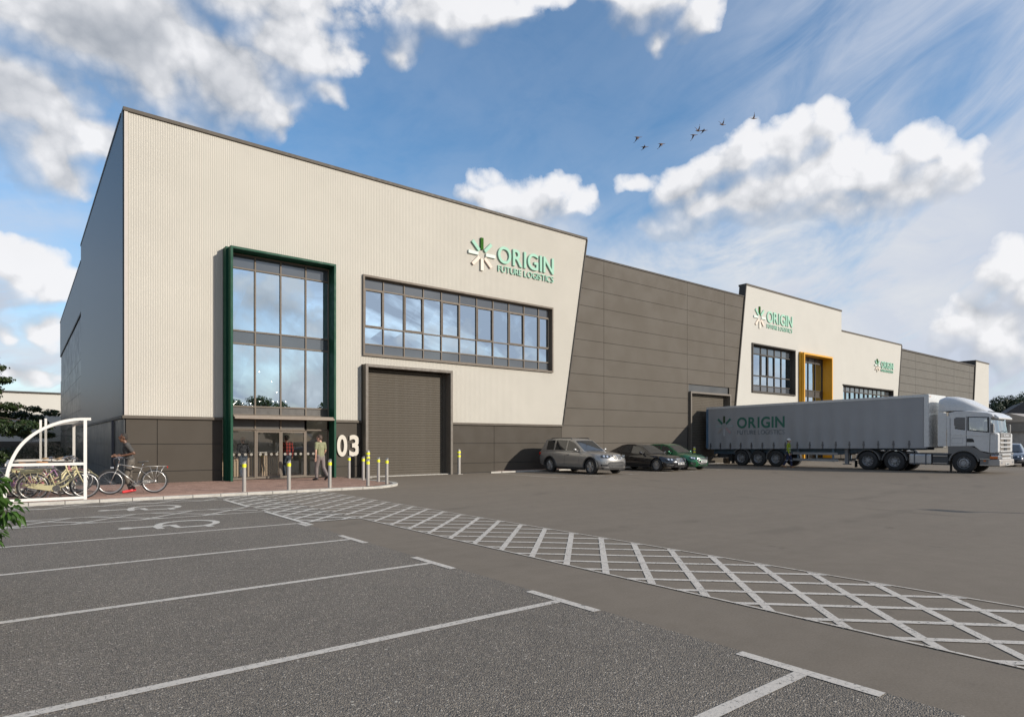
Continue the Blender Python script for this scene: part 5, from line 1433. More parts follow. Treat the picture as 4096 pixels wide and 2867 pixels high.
SUV = dict(L=4.85, W=1.94, wb=2.93, r=.375, xo=.05, suv=True, spokes=5, belt_w=.86, belt_z=1.10, nose_z=.72, rake=.35, plan=[(-2.43, .90), (-1.8, .985), (-.5, 1), (1.0, 1), (1.9, .97), (2.43, .88)],
           top=[(-2.43, .98), (-2.2, 1.10), (-1.2, 1.13), (.3, 1.09), (1.0, 1.08), (1.6, 1.03), (2.1, .97), (2.43, .86)], bot=[(-2.43, .42), (-1.9, .30), (-1.2, .26), (1.2, .26), (1.9, .27), (2.43, .30)],
           house=[(.92, 1.085, .76), (.14, 1.63, .655), (-.2, 1.725, .67), (-.9, 1.755, .67), (-1.75, 1.72, .65), (-2.02, 1.66, .635), (-2.34, 1.14, .70)],
           windows=[(.60, -.24), (-.32, -1.12), (-1.24, -1.82)], doors=(.76, -.28, -1.18), handles=(-.08, -1.04), front=suv_front)
SED = dict(L=4.94, W=1.87, wb=2.97, r=.335, xo=.08, spokes=15, belt_w=.80, belt_z=.90, nose_z=.50, rake=.45, plan=[(-2.47, .86), (-1.8, .97), (-.5, 1), (1.0, 1), (1.9, .96), (2.47, .84)],
           top=[(-2.47, .92), (-2.2, 1.00), (-1.4, 1.0), (.0, .92), (.9, .90), (1.5, .85), (2.1, .76), (2.47, .64)], bot=[(-2.47, .34), (-1.9, .22), (1.9, .20), (2.47, .22)],
           house=[(1.02, .90, .68), (.20, 1.36, .54), (-.25, 1.445, .55), (-.75, 1.44, .545), (-1.15, 1.38, .53), (-1.95, 1.03, .60)],
           windows=[(.62, -.26), (-.34, -1.10), (-1.16, -1.50)], doors=(.80, -.30, -1.12), handles=(-.12, -.98), front=sedan_front, plate='EO17 VKN', plate_z=.43)
HAT = dict(L=4.34, W=1.80, wb=2.65, r=.325, xo=.05, spokes=10, belt_w=.79, belt_z=.92, nose_z=.55, rake=.45, plan=[(-2.17, .88), (-1.5, .98), (-.3, 1), (1.0, 1), (1.7, .96), (2.17, .84)],
           top=[(-2.17, .95), (-1.95, 1.03), (-1.0, 1.0), (.1, .93), (.85, .93), (1.3, .89), (1.8, .80), (2.17, .68)], bot=[(-2.17, .34), (-1.6, .22), (1.6, .20), (2.17, .20)],
           house=[(.95, .93, .68), (.18, 1.36, .54), (-.2, 1.445, .55), (-.9, 1.44, .545), (-1.5, 1.38, .53), (-2.02, 1.05, .60)],
           windows=[(.58, -.20), (-.28, -1.02), (-1.12, -1.5)], doors=(.72, -.24, -1.05), handles=(-.05, -.92), front=hatch_front, plate='YL18 EKV', plate_z=.49)
car('parked_car', 'silver SUV with black roof rails and wheel arch trim by the grey wall', 'car', (22.58, 22.92, 0), R(-90), SUV, paint('car_silver', (.36, .345, .325), .55, .32), 'cars parked along the grey wall')
car('parked_car', 'black sedan with chrome multi-spoke wheels between the silver and green cars', 'car', (27.50, 22.98, 0), R(-90), SED, paint('car_black', (.010, .010, .012), .2, .2), 'cars parked along the grey wall')
car('parked_car', 'metallic green hatchback with number plate, nearest to the lorry', 'car', (29.85, 22.90, 0), R(-90), HAT, paint('car_green', (.012, .13, .05), .4, .25), 'cars parked along the grey wall')
car('parked_car', 'dark navy sedan partly hidden behind the front of the lorry', 'car', (51.2, 12.1, 0), R(-170), SED, paint('car_navy', (.022, .028, .045), .3, .22))
car('parked_car', 'white hatchback seen under the lorry between trailer and cab', 'car', (53.0, 19.7, 0), R(-125), HAT, paint('car_white', (.70, .70, .69), 0, .3))
car('parked_car', 'blue SUV parked across the yard, mirrored in the entrance glass', 'car', (20.5, -3.0, 0), R(190), SUV, paint('car_blue', (.02, .06, .26), .3, .25))

# ------------------------------------------------------------------ articulated lorry (nose towards -Y)
lr = thing('articulated_lorry', 'white articulated lorry with long curtain-sided trailer standing across the yard', 'lorry', (38.65, 0, 0))
X0, X1 = -1.25, 1.25; YB, YT = 12.26, 25.75
def zf(y, z0, z1): return z0 + (z1 - z0) * (YT - y) / (YT - YB)
def slab(m, x0, x1, ya, yb, zlo, zhi):
    """box whose underside and top rise towards the front; zlo, zhi are (rear, front) heights"""
    q = []
    for y in (ya, yb):
        a, b = zf(y, *zlo), zf(y, *zhi); q += [(x0, y, a), (x1, y, a), (x1, y, b), (x0, y, b)]
    m.add(q, [(0, 1, 2, 3), (4, 7, 6, 5), (0, 4, 5, 1), (1, 5, 6, 2), (2, 6, 7, 3), (3, 7, 4, 0)])
LO, HI = (1.12, 1.30), (3.90, 4.03)
m = MB(); slab(m, X0 + .03, X1 - .03, YB + .05, YT - .1, (1.14, 1.32), (3.88, 4.01)); m.build('trailer_box', M_CURT, lr)
# rippled curtain sheet on each flank
for s, xx in ((-1, X0), (1, X1)):
    m = MB(); NY, NZ = 110, 14; q = []
    for i in range(NY + 1):
        y = YB + .22 + (YT - YB - .36) * i / NY
        for j in range(NZ + 1):
            v = j / NZ; a, b = zf(y, *LO), zf(y, 3.80, 3.93)
            z = a + (b - a) * v
            amp = .018 * (1 - v) ** 1.5 + .005
            off = amp * math.sin(y * 2 * math.pi / .8)
            q.append((xx + s * (.0 + off), y, z))
    m.add(q, [((i * (NZ + 1) + j), (i + 1) * (NZ + 1) + j, (i + 1) * (NZ + 1) + j + 1, i * (NZ + 1) + j + 1) for i in range(NY) for j in range(NZ)])
    m.build('curtain', M_CURT, lr, smooth=True)
    m = MB(); slab(m, xx - .02, xx + .02, YB + .02, YT - .02, (3.80, 3.93), (3.93, 4.06)); m.build('cant_rail', M_TRUCKW, lr)
    m = MB(); slab(m, xx - .025, xx + .025, YB, YB + .20, LO, (3.80, 3.93)); m.build('front_post', M_TRUCKW, lr)
    m = MB(); slab(m, xx - .03, xx + .03, YT - .16, YT, LO, (3.80, 3.93)); m.build('rear_post', pm('post_blue', (.09, .15, .22), .5), lr)
    m = MB(); slab(m, xx - .02, xx + .02, YB + .1, YT - .1, (1.06, 1.24), LO); m.build('side_rave', pm('rave_grey', (.30, .30, .31), .5), lr)
    bk = MB(); bk.box(-.02, .012, -.035, .035, -.10, .32); bk.box(-.028, .016, -.055, .055, .08, .17); bk = bk.mesh('curtain_buckle', pm('buckle_steel', (.14, .14, .145), .45, .5))
    for k in range(18):
        y = YT - .35 - k * .765
        if y > YB + .2: link('curtain_buckle', bk, lr, (xx + s * .03, y, zf(y, *LO) + .03), (0, 0, 0 if s > 0 else math.pi))
m = MB(); slab(m, X0, X1, YB - .02, YB + .05, LO, HI); m.build('headboard', M_TRUCKW, lr)
m = MB(); slab(m, X0, X1, YB, YT, HI, (3.94, 4.07)); m.build('trailer_roof', M_TRUCKW, lr)
m = MB(); slab(m, X0 + .04, X1 - .04, YT - .06, YT - .02, LO, HI); m.build('rear_doors', M_CURT, lr)
for xx in (X0 + .14, X1 - .14): MB().box(xx - .05, xx + .05, YB - .045, YB - .02, 3.93, 3.97).build('marker_lamp', M_AMBER, lr)
m = MB()
for xx in (-.48, .48): slab(m, xx - .06, xx + .06, 16.2, YT - .2, (.80, .92), LO); slab(m, xx - .06, xx + .06, YB + .3, 16.2, (1.0, 1.14), LO)
m.build('chassis_beams', M_BLUEFR, lr)
m = MB(); m.prism([(25.5, .72), (25.5, 1.12), (16.6, 1.2), (14.6, 1.22), (16.9, .82)], -.72, -.60, 'x'); m.prism([(25.5, .72), (25.5, 1.12), (16.6, 1.2), (14.6, 1.22), (16.9, .82)], .60, .72, 'x'); m.build('trailer_frame', M_BLUEFR, lr)
for s in (-1, 1):
    for z in ((.42, .56), (.80, .94)): MB().box(s * 1.16, s * 1.20, 16.9, 19.6, *z).build('side_guard', pm('guard_steel', (.28, .285, .29), .5, .3), lr)
    for y in (17.2, 19.3): MB().box(s * 1.10, s * 1.16, y - .05, y + .05, .40, 1.18).build('guard_post', M_BLUEFR, lr)
    MB().box(s * .92 - .09, s * .92 + .09, 16.42, 16.60, .30, 1.18).build('landing_leg', pm('leg_grey', (.2, .2, .205), .5), lr)
    MB().box(s * .92 - .18, s * .92 + .18, 16.34, 16.68, .26, .31).build('landing_foot', M_CHASS, lr)
def truck_wheel(x, y, s, r=.515, w=.30, dish=True):
    k = ('lorry', dish)
    if k not in _wheel:
        t_ = MB(); t_.lathe([(r * .60, -w / 2), (r * .90, -w / 2), (r * .98, -w * .42), (r, -w * .34), (r, w * .34), (r * .98, w * .42), (r * .90, w / 2), (r * .60, w / 2), (r * .58, w * .3), (r * .58, -w * .3)], axis='x', n=40)
        g = [(r * .60, -.05), (r * .60, .115), (r * .57, .125), (r * .55, .10)] + ([(r * .45, -.02), (r * .30, -.03), (r * .24, .05), (.10, .06), (.09, .10), (.01, .10)] if dish else [(r * .50, .05), (r * .40, .13), (r * .30, .14), (r * .26, .10), (.12, .10), (.11, .13), (.01, .13)])
        rm = MB(); rm.lathe(g, axis='x', n=36)
        nuts = MB()
        for q in range(10):
            a = 2 * math.pi * q / 10; rr = r * .33
            nuts.lathe([(.020, -.03 if dish else .10), (.020, .03 if dish else .16), (.012, .035 if dish else .165)], (0, rr * math.cos(a), rr * math.sin(a)), 'x', 8)
        holes = MB()
        for q in range(8):
            a = 2 * math.pi * (q + .5) / 8; rr = r * (.40 if dish else .45); holes.lathe([(.028, -.025 if dish else .085), (.028, -.012 if dish else .10)], (0, rr * math.cos(a), rr * math.sin(a)), 'x', 10)
        _wheel[k] = (t_.mesh('wheel', M_RUB), rm.mesh('rim', pm('lorry_rim', (.30, .30, .31), .45, .4, var=.1)), nuts.mesh('wheel_nuts', M_STEEL), holes.mesh('vent_holes', M_BLACK))
    a, b, c, d = _wheel[k]
    o = link('wheel', a, lr, (x, y, r), (0, 0, 0 if s > 0 else math.pi), auto=35)
    link('rim', b, o, auto=35)
    for nm, q in (('wheel_nuts', c), ('vent_holes', d)): link(nm, q, o, auto=35, kind='stuff')
AX = [(23.13, True), (21.93, True), (20.73, True), (15.28, True), (13.92, True), (10.72, False)]
for y, dish in AX:
    for s in (-1, 1):
        truck_wheel(s * 1.06, y, s, dish=dish)
        if dish and y < 16: truck_wheel(s * .72, y, s)
    MB().lathe([(.07, -1.0), (.07, 1.0)], (0, y, .50), 'x', 12).build('axle', M_CHASS, lr)
def fender(y0, r, a0, a1, w0, w1, th=.03, zc=.515, flat=None):
    for s in (-1, 1):
        m = MB(); n = 16; q = []
        for i in range(n + 1):
            a = R(a0 + (a1 - a0) * i / n); c, d = math.cos(a), math.sin(a)
            for rr in (r, r + th):
                for xx in (w0, w1): q.append((s * xx, y0 + rr * c, zc + rr * d))
        fs = []
        for i in range(n):
            b = i * 4; fs += [(b, b + 1, b + 5, b + 4), (b + 2, b + 6, b + 7, b + 3), (b, b + 4, b + 6, b + 2), (b + 1, b + 3, b + 7, b + 5)]
        m.add(q, fs + [(0, 2, 3, 1), (n * 4, n * 4 + 1, n * 4 + 3, n * 4 + 2)]); m.build('mudguard', M_CLAD, lr, auto=40)
for y in (15.28, 13.92): fender(y, .60, 5, 175, .62, 1.22)
fender(23.13, .60, 35, 182, .86, 1.22) ; fender(20.73, .60, -10, 78, .86, 1.22)
for y in (23.80, 15.95): 
    for s in (-1, 1): MB().box(s * .88, s * 1.2, y, y + .02, .12, .50).build('mud_flap', M_BLACK, lr)
sw = MB(); sw.lathe([(.02, -.12), (.46, -.12), (.50, -.08), (.50, .08), (.46, .12), (.02, .12)], (-.55, 24.75, .62), 'z', 30); sw.build('spare_wheel', M_RUB, lr, auto=40)
MB().box(-1.1, 1.1, 25.30, 25.42, .45, .60).build('rear_bumper', M_STEEL, lr)
MB().box(-.9, -.3, 24.0, 24.25, .25, .75).build('toolbox', M_BLACK, lr, bevel=.02)
# tractor chassis, tanks, steps
m = MB(); m.box(-.45, -.33, 9.4, 16.1, .62, .90); m.box(.33, .45, 9.4, 16.1, .62, .90); m.build('tractor_frame', M_CHASS, lr)
MB().box(-.5, .5, 13.6, 15.3, .92, 1.06).build('fifth_wheel', M_BLACK, lr, bevel=.03)
for s in (-1, 1):
    MB().box(s * .62, s * 1.20, 12.15, 13.22, .38, .94).build('fuel_tank', pm('tank_alloy', (.42, .42, .425), .35, .6, var=.06), lr, bevel=.08)
    for y in (12.40, 12.93): MB().box(s * 1.17, s * 1.212, y - .03, y + .03, .36, .955).build('tank_strap', M_CHASS, lr)
    MB().box(s * .62, s * 1.17, 11.40, 12.10, .38, .94).build('battery_box', pm('box_dark', (.06, .062, .066), .5), lr, bevel=.02)
    for z in (.44, .82): MB().box(s * 1.17, s * 1.22, 11.43, 12.07, z, z + .05).build('tread_plate', M_STEEL, lr)
    MB().box(s * .9, s * 1.2, 11.30, 11.32, .02, .40).build('mud_flap', M_BLACK, lr)
MB().box(-1.1, 1.1, 11.4, 13.3, .94, .97).build('deck_plate', M_CHASS, lr)
# cab: side profile lofted across the width, with rounded shoulders
def cab_shell(nm, prof, ws, mat, auto=35, sub=True):
    """prof: side outline (y,z); ws: list of (x, inset) from centre to flank; inset shrinks the outline toward its middle"""
    n = len(prof); cy = sum(p[0] for p in prof) / n; cz = sum(p[1] for p in prof) / n
    q = []; xs = [(-x, i) for x, i in ws[::-1]] + [(x, i) for x, i in ws]
    for x, ins in xs:
        for y, z in prof:
            d = Vector((y - cy, z - cz)); L_ = d.length; k = (L_ - ins) / L_; q.append((x, cy + d.x * k, cz + d.y * k))
    m = MB(); m.add(q, [(i * n + k, i * n + (k + 1) % n, (i + 1) * n + (k + 1) % n, (i + 1) * n + k) for i in range(len(xs) - 1) for k in range(n)] + [tuple(range(n))[::-1], tuple((len(xs) - 1) * n + k for k in range(n))])
    return m.build(nm, mat, lr, auto=auto)
lower = [(9.42, 1.02), (9.37, 1.10), (9.36, 2.02), (9.66, 2.05), (10.53, 2.16), (11.47, 2.30), (11.47, 1.34), (10.30, 1.34), (10.00, 1.10), (9.62, 1.02)]
cab = cab_shell('cab_body', lower, [(1.0, 0), (1.16, .012), (1.22, .04)], M_TRUCKW)
roofp = [(11.47, 2.86), (11.47, 3.06), (11.2, 3.14), (10.6, 3.17), (9.9, 3.09), (9.62, 3.02), (9.44, 2.92), (9.37, 2.80), (9.46, 2.74), (9.64, 2.78)]
cab_shell('cab_roof', roofp, [(.85, 0), (1.02, .03), (1.14, .08), (1.20, .13)], M_TRUCKW)
vz = MB(); vz.prism([(9.30, 2.68), (9.28, 2.76), (9.44, 2.91), (9.60, 2.90), (9.60, 2.76)], -1.12, 1.12, 'x'); vz.build('sun_visor', M_TRUCKW, lr, bevel=.03)
# pillars, glass
for s in (-1, 1):
    m = MB(); x0, x1 = s * 1.12, s * 1.205
    m.prism([(9.58, 2.0), (9.72, 2.0), (9.75, 2.82), (9.60, 2.82)], x0, x1, 'x'); m.prism([(10.53, 2.1), (10.66, 2.1), (10.66, 2.86), (10.53, 2.86)], x0, x1, 'x')
    m.prism([(11.10, 2.2), (11.47, 2.2), (11.47, 2.88), (11.10, 2.88)], x0, x1, 'x')
    m.prism([(9.6, 2.72), (11.3, 2.76), (11.3, 2.92), (9.6, 2.86)], x0, x1 - s * .004, 'x')
    m.build('cab_pillars', M_TRUCKW, lr)
MB().box(-1.14, 1.14, 11.40, 11.47, 1.4, 2.9).build('cab_back_wall', M_TRUCKW, lr)
for s in (-1, 1):
    m = MB(); x = s * 1.207
    ring = [(9.66, 2.04), (9.66, 2.80), (10.56, 2.84), (10.56, 2.13)]; inn = [(9.73, 2.09), (9.74, 2.75), (10.50, 2.79), (10.50, 2.18)]
    for i in range(4): j = (i + 1) % 4; m.prism([ring[i], ring[j], inn[j], inn[i]], x, x + s * .012, 'x')
    m.build('window_surround', pm('seal_dark', (.045, .045, .048), .5), lr)
    m = MB(); m.add([(x, *p) for p in inn], [(0, 1, 2, 3)]); m.build('door_window', M_CABGL, lr)
    m = MB(); m.prism([(10.66, 2.20), (10.66, 2.80), (11.02, 2.82), (11.13, 2.76), (11.13, 2.42), (11.06, 2.30), (10.95, 2.24)], x - s * .012, x + s * .008, 'x'); m.build('rear_side_window', pm('privacy_glass', (.05, .05, .055), .12, spec=.8), lr)
    m = MB(); m.tube([(x + s * .022, 10.60, 1.36), (x + s * .022, 10.60, 2.86)], .008, 4); m.tube([(x + s * .020, 9.64, 1.05), (x + s * .020, 9.62, 2.0)], .008, 4); m.tube([(x + s * .02, 11.3, 1.36), (x + s * .02, 11.3, 2.8)], .006, 4); m.build('door_gaps', M_BLACK, lr)
    m = MB(); m.prism([(9.66, 1.90), (11.28, 1.98), (11.28, 1.92), (9.66, 1.84)], x + s * .0, x + s * .024, 'x'); m.build('side_crease', M_TRUCKW, lr, bevel=.006)
    m = MB(); m.prism([(10.27, 1.56), (10.30, 1.70), (10.36, 1.74), (10.58, 1.74), (10.58, 1.56)], x, x + s * .026, 'x'); m.build('door_handle', M_BLACK, lr, bevel=.006)
    m = MB(); pts = [(10.76, 1.50), (10.76, 1.76), (11.22, 1.76), (11.22, 1.50)]
    m.tube([(x + s * .018, *p) for p in pts], .006, 4, closed=True); m.build('locker_outline', pm('rave_grey', (.30, .30, .31), .5), lr)
    mr = MB(); mr.box(s * 1.28, s * 1.46, 9.42, 9.56, 2.02, 2.46); mr = mr.build('mirror', M_CLAD, lr, bevel=.04)
    m = MB(); m.tube([(s * 1.18, 9.62, 2.50), (s * 1.36, 9.50, 2.49)], .016, 6); m.tube([(s * 1.18, 9.62, 1.98), (s * 1.36, 9.50, 2.0)], .016, 6); m.build('mirror_arm', M_BLACK, lr)
    # side fairing behind the cab and front wheel surround
    m = MB(); m.prism([(11.48, 1.34), (11.48, 3.05), (11.86, 3.12), (11.86, 1.34)], s * 1.14, s * 1.20, 'x'); m.build('side_fairing', M_TRUCKW, lr, bevel=.01)
    m = MB(); m.box(s * .95, s * 1.17, 9.62, 10.05, .42, 1.02); m.build('step_panel', M_CLAD, lr, bevel=.02)
    for z in (.40, .70): MB().box(s * 1.17, s * 1.23, 9.64, 10.04, z, z + .05).build('tread_plate', M_STEEL, lr)
    MB().box(s * 1.171, s * 1.18, 9.80, 9.90, .60, .66).build('side_marker', M_AMBER, lr)
fender(10.72, .60, 8, 172, .80, 1.235, .06)
for s in (-1, 1):
    m = MB(); m.prism([(9.64, .98), (9.90, 1.05), (10.12, 1.22), (10.42, 1.35), (11.40, 1.35), (11.40, .96), (11.24, .96)] + [(10.72 + .66 * math.cos(R(a)), .515 + .66 * math.sin(R(a))) for a in range(40, 165, 15)] + [(9.98, .70), (9.64, .9)], s * 1.14, s * 1.20, 'x'); m.build('wheel_surround', M_CLAD, lr)
m = MB(); m.box(-1.08, 1.08, 9.45, 11.4, .72, 1.36); m.build('engine_bay', M_BLACK, lr)
# windscreen
m = MB(); q = []; n = 12
for i in range(n + 1):
    u = -1 + 2 * i / n; bow = .27 * abs(u) ** 4.5
    q += [(u * 1.18, 9.36 + bow, 2.03), (u * 1.14, 9.48 + bow * .6, 2.76)]
m.add(q, [(2 * i, 2 * i + 2, 2 * i + 3, 2 * i + 1) for i in range(n)]); m.build('windscreen', glass('screen_glass', (.42, .46, .46), (.9, .95, .97), .42), lr, smooth=True)
m = MB(); m.box(-1.05, 1.05, 9.66, 9.9, 1.9, 2.10); m.build('dashboard', M_BLACK, lr, bevel=.05)
for s in (-1, 1):
    m = MB(); m.box(s * .35, s * .85, 10.15, 10.30, 1.75, 2.62); m.box(s * .35, s * .85, 9.75, 10.2, 1.65, 1.82); m.build('cab_seat', pm('seat_grey', (.30, .29, .28), .8), lr, bevel=.05)
m = MB(); m.tube([(-.7, 9.36, 2.06), (-.1, 9.35, 2.12)], .012, 5); m.tube([(.05, 9.34, 2.06), (.65, 9.36, 2.13)], .012, 5); m.build('wipers', M_BLACK, lr)
# front: name panel, grille, lamps, bumper
YN = 9.30
MB().box(-.86, .86, YN - .02, YN + .08, 1.78, 2.01).build('name_panel', pm('panel_grey', (.16, .15, .14), .45), lr, bevel=.012)
np_ = [o for o in lr.children if o.name.startswith('name_panel')][0]
lettering(np_, 'SCANIA', -.42, .42, 1.83, .125, YN - .035, .02, M_TRUCKW, .03, .12)
MB().box(-.88, .88, YN + .02, YN + .10, 1.06, 1.77).build('grille_opening', pm('grille_dark', (.13, .115, .10), .6), lr)
for z in (1.70, 1.49, 1.28, 1.07): MB().box(-.90, .90, YN - .03, YN + .06, z, z + .075).build('grille_bar', M_TRUCKW, lr, bevel=.015)
MB().box(-.20, .25, YN + .0, YN + .03, 1.09, 1.72).build('grille_core', M_BLACK, lr)
for s in (-1, 1):
    MB().box(s * .88, s * 1.19, YN + .0, YN + .30, 1.04, 2.0).build('corner_panel', M_TRUCKW, lr, bevel=.06)
    MB().box(s * .70, s * 1.20, YN - .02, YN + .30, .74, .92).build('headlight', M_LAMP, lr, bevel=.03)
    MB().box(s * 1.00, s * 1.212, YN + .02, YN + .34, .74, .86).build('indicator', M_AMBER, lr, bevel=.01)
    MB().box(s * .84, s * 1.02, YN - .085, YN - .03, .50, .60).build('fog_lamp', M_LAMP, lr, bevel=.01)
MB().box(-.70, .70, YN - .0, YN + .1, .70, 1.04).build('lower_grille', pm('grille_dark', (.13, .115, .10), .6), lr)
for z in (.90, .72): MB().box(-.72, .72, YN - .05, YN + .04, z, z + .08).build('grille_bar', M_TRUCKW, lr, bevel=.012)
MB().box(-1.20, 1.20, YN - .04, YN + .33, .92, 1.03).build('bumper_top', M_CLAD, lr, bevel=.03)
MB().box(-1.20, 1.20, YN - .07, YN + .42, .37, .72).build('bumper', pm('bumper_grey', (.34, .315, .29), .4, var=.05), lr, bevel=.06)
pl = MB().box(-.26, .26, YN - .095, YN - .07, .42, .53).build('number_plate', pm('plate_white', (.74, .74, .72), .4), lr)
lettering(pl, 'YX17 KV', -.22, .22, .437, .076, YN - .103, .006, M_BLACK, .02, .18, .35)
# roof deflector
def deflector():
    st = [(11.85, 3.14, 3.84, 1.00), (11.6, 3.15, 3.93, 1.02), (11.2, 3.16, 3.90, 1.02), (10.8, 3.16, 3.76, .98), (10.4, 3.13, 3.50, .88), (10.08, 3.10, 3.28, .70), (9.88, 3.07, 3.12, .55)]
    q = []; n = 15
    for y, zb, zt, w in st:
        for k in range(n):
            a = math.pi * k / (n - 1); c, s_ = math.cos(a), math.sin(a)
            q.append((w * 1.12 * (abs(c) ** .42) * (1 if c > 0 else -1), y, zb + (zt - zb) * s_ ** .42))
    m = MB(); m.add(q, [(i * n + k, i * n + k + 1, (i + 1) * n + k + 1, (i + 1) * n + k) for i in range(len(st) - 1) for k in range(n - 1)] + [tuple(range(n))])
    return m.build('roof_deflector', M_TRUCKW, lr, auto=50)
deflector()
# lettering printed on the curtain (flank towards the cars)
xs_ = X0 - .018
turn = lambda p: (xs_ + p[1], -p[0], p[2])
LG = pm('print_green', (.030, .135, .095), .55, var=.03); LGR = pm('print_grey', (.12, .14, .155), .55); LB = [pm('print_dark', (.02, .05, .015), .55), LG, pm('print_pale', (.30, .34, .345), .55), pm('print_rose', (.36, .26, .265), .55), pm('print_faint', (.38, .38, .39), .55), pm('print_sand', (.33, .30, .285), .55), pm('print_pale', (.30, .34, .345), .55), LG]
emblem(lr, -24.35, 2.63, .20, .67, .14, 0, .006, LB, turn)
lettering(lr, 'ORIGIN', -23.38, -20.1, 2.47, .70, 0, .006, LG, .022, .16, turn=turn)
lettering(lr, 'FUTURE LOGISTICS', -23.36, -20.1, 2.06, .27, 0, .006, LGR, -.004, .17, turn=turn)
# ------------------------------------------------------------------ vegetation
def leaf_cloud(centres, count, size, seed, squash=.7, shape='leaf', shell=.55):
    """many small leaf faces spread through a set of ball-shaped clumps"""
    r_ = random.Random(seed); m = MB(); vs, fs = [], []
    tot = sum(r ** 2 for *_, r in centres)
    for cx, cy, cz, r in centres:
        for _ in range(int(count * r * r / tot)):
            while True:
                d = Vector((r_.gauss(0, 1), r_.gauss(0, 1), r_.gauss(0, 1)))
                if d.length > .01: break
            d.normalize(); rad = r * (shell + (1 - shell) * r_.random() ** .6) * (1 + .18 * math.sin(7 * d.x + 3 * d.y + cx) * math.cos(6 * d.z + cy))
            p = Vector((cx, cy, cz)) + Vector((d.x, d.y, d.z * squash)) * rad
            nrm = (d + Vector((r_.uniform(-.8, .8), r_.uniform(-.8, .8), r_.uniform(-.2, 1.0)))).normalized()
            u = nrm.orthogonal().normalized(); u.rotate(Matrix.Rotation(r_.uniform(0, 6.28), 3, nrm)); w = nrm.cross(u)
            s = size * r_.uniform(.6, 1.3); o = len(vs)
            if shape == 'leaf':
                f = nrm * s * .12
                vs += [p - u * s, p - u * s * .2 + w * s * .42 + f, p + u * s, p - u * s * .2 - w * s * .42 + f, ]
                fs += [(o, o + 2, o + 1), (o, o + 3, o + 2)]
            else:
                vs += [p - u * s, p + w * s * .6, p + u * s * .9, p - w * s * .5]; fs.append((o, o + 1, o + 2, o + 3))
    m.add(vs, fs); return m
M_LEAF1 = leafmat('leaf_dark', (.008, .019, .005), (.034, .058, .011), .12); M_LEAF2 = leafmat('leaf_mid', (.020, .048, .010), (.070, .125, .022), .3); M_LEAFF = leafmat('leaf_far', (.016, .028, .012), (.034, .052, .020), .1)
def limbs(m, base, tips, r0):
    for tip in tips:
        b, t_ = Vector(base), Vector(tip); mid = b.lerp(t_, .5) + Vector((rnd.uniform(-.2, .2), rnd.uniform(-.2, .2), (t_ - b).length * .08))
        m.tube([b, mid, t_], [r0, r0 * .6, r0 * .18], 7)
def tree(label, loc, h, spread, count, size, seed, mat, group=None, clumps=22, trunk=.35, name='tree', squash=.62, layered=False):
    t = thing(name, label, 'tree', loc, 0, group); r_ = random.Random(seed); cs = []; tips = []
    for k in range(clumps):
        a = r_.uniform(0, 6.28); zz = trunk + (1 - trunk) * (k + .5) / clumps
        wid = spread * (math.sin(math.pi * min(1, (zz - trunk * .6) / (1.12 - trunk * .6))) ** .7); rr = wid * math.sqrt(r_.random()) * .85
        c = (rr * math.cos(a), rr * math.sin(a), h * zz * .94, spread * r_.uniform(.26, .44)); cs.append(c); tips.append(c[:3])
    m = MB(); m.tube([(0, 0, -.1), (.04, .02, h * trunk * .6), (.0, .05, h * .6), (0, 0, h * .85)], [h * .028, h * .022, h * .014, h * .004], 10)
    for c in tips: limbs(m, (0, .03, max(h * trunk * .5, c[2] * .62)), [c], h * .008)
    m.build('trunk', M_BARK, t, smooth=True)
    leaf_cloud(cs, count, size, seed + 1, squash).build('crown', mat, t)
    return t
# broad tree at the left edge with flat layered boughs, behind the cycle shelter
t = thing('tree', 'dark broad tree with layered boughs at the left edge behind the cycle shelter', 'tree', (-2.15, 31.0, 0)); m = MB(); cs = []
m.tube([(0, 0, -.1), (.05, 0, 1.6), (-.05, .1, 3.6), (0, 0, 5.6)], [.17, .13, .08, .02], 10)
r_ = random.Random(5)
for k in range(46):
    z = 1.9 + 4.0 * (k / 46) ** .9; L_ = 3.9 * max(.05, 1 - (z - 1.5) / 4.5) ** .75 * r_.uniform(.5, 1.08); a = r_.uniform(0, 6.28) if k % 2 else r_.uniform(-1.1, .7)
    for q in (.35, .6, .82, 1.0):
        rr = L_ * q; cs.append((rr * math.cos(a), rr * math.sin(a), z + .22 * q - .35 * q * q + r_.uniform(-.08, .08), (.50 - .22 * q) * r_.uniform(.8, 1.2)))
    limbs(m, (0, 0, z - .15), [(L_ * math.cos(a), L_ * math.sin(a), z - .1)], .035)
for k in range(26): a = r_.uniform(0, 6.28); rr = 1.9 * math.sqrt(r_.random()); cs.append((rr * math.cos(a) - .3, rr * math.sin(a) - .5, r_.uniform(.25, 2.0), .55))
m.build('trunk', M_BARK, t, smooth=True); leaf_cloud(cs, 58000, .075, 8, .42, shell=.25).build('crown', M_LEAF1, t)
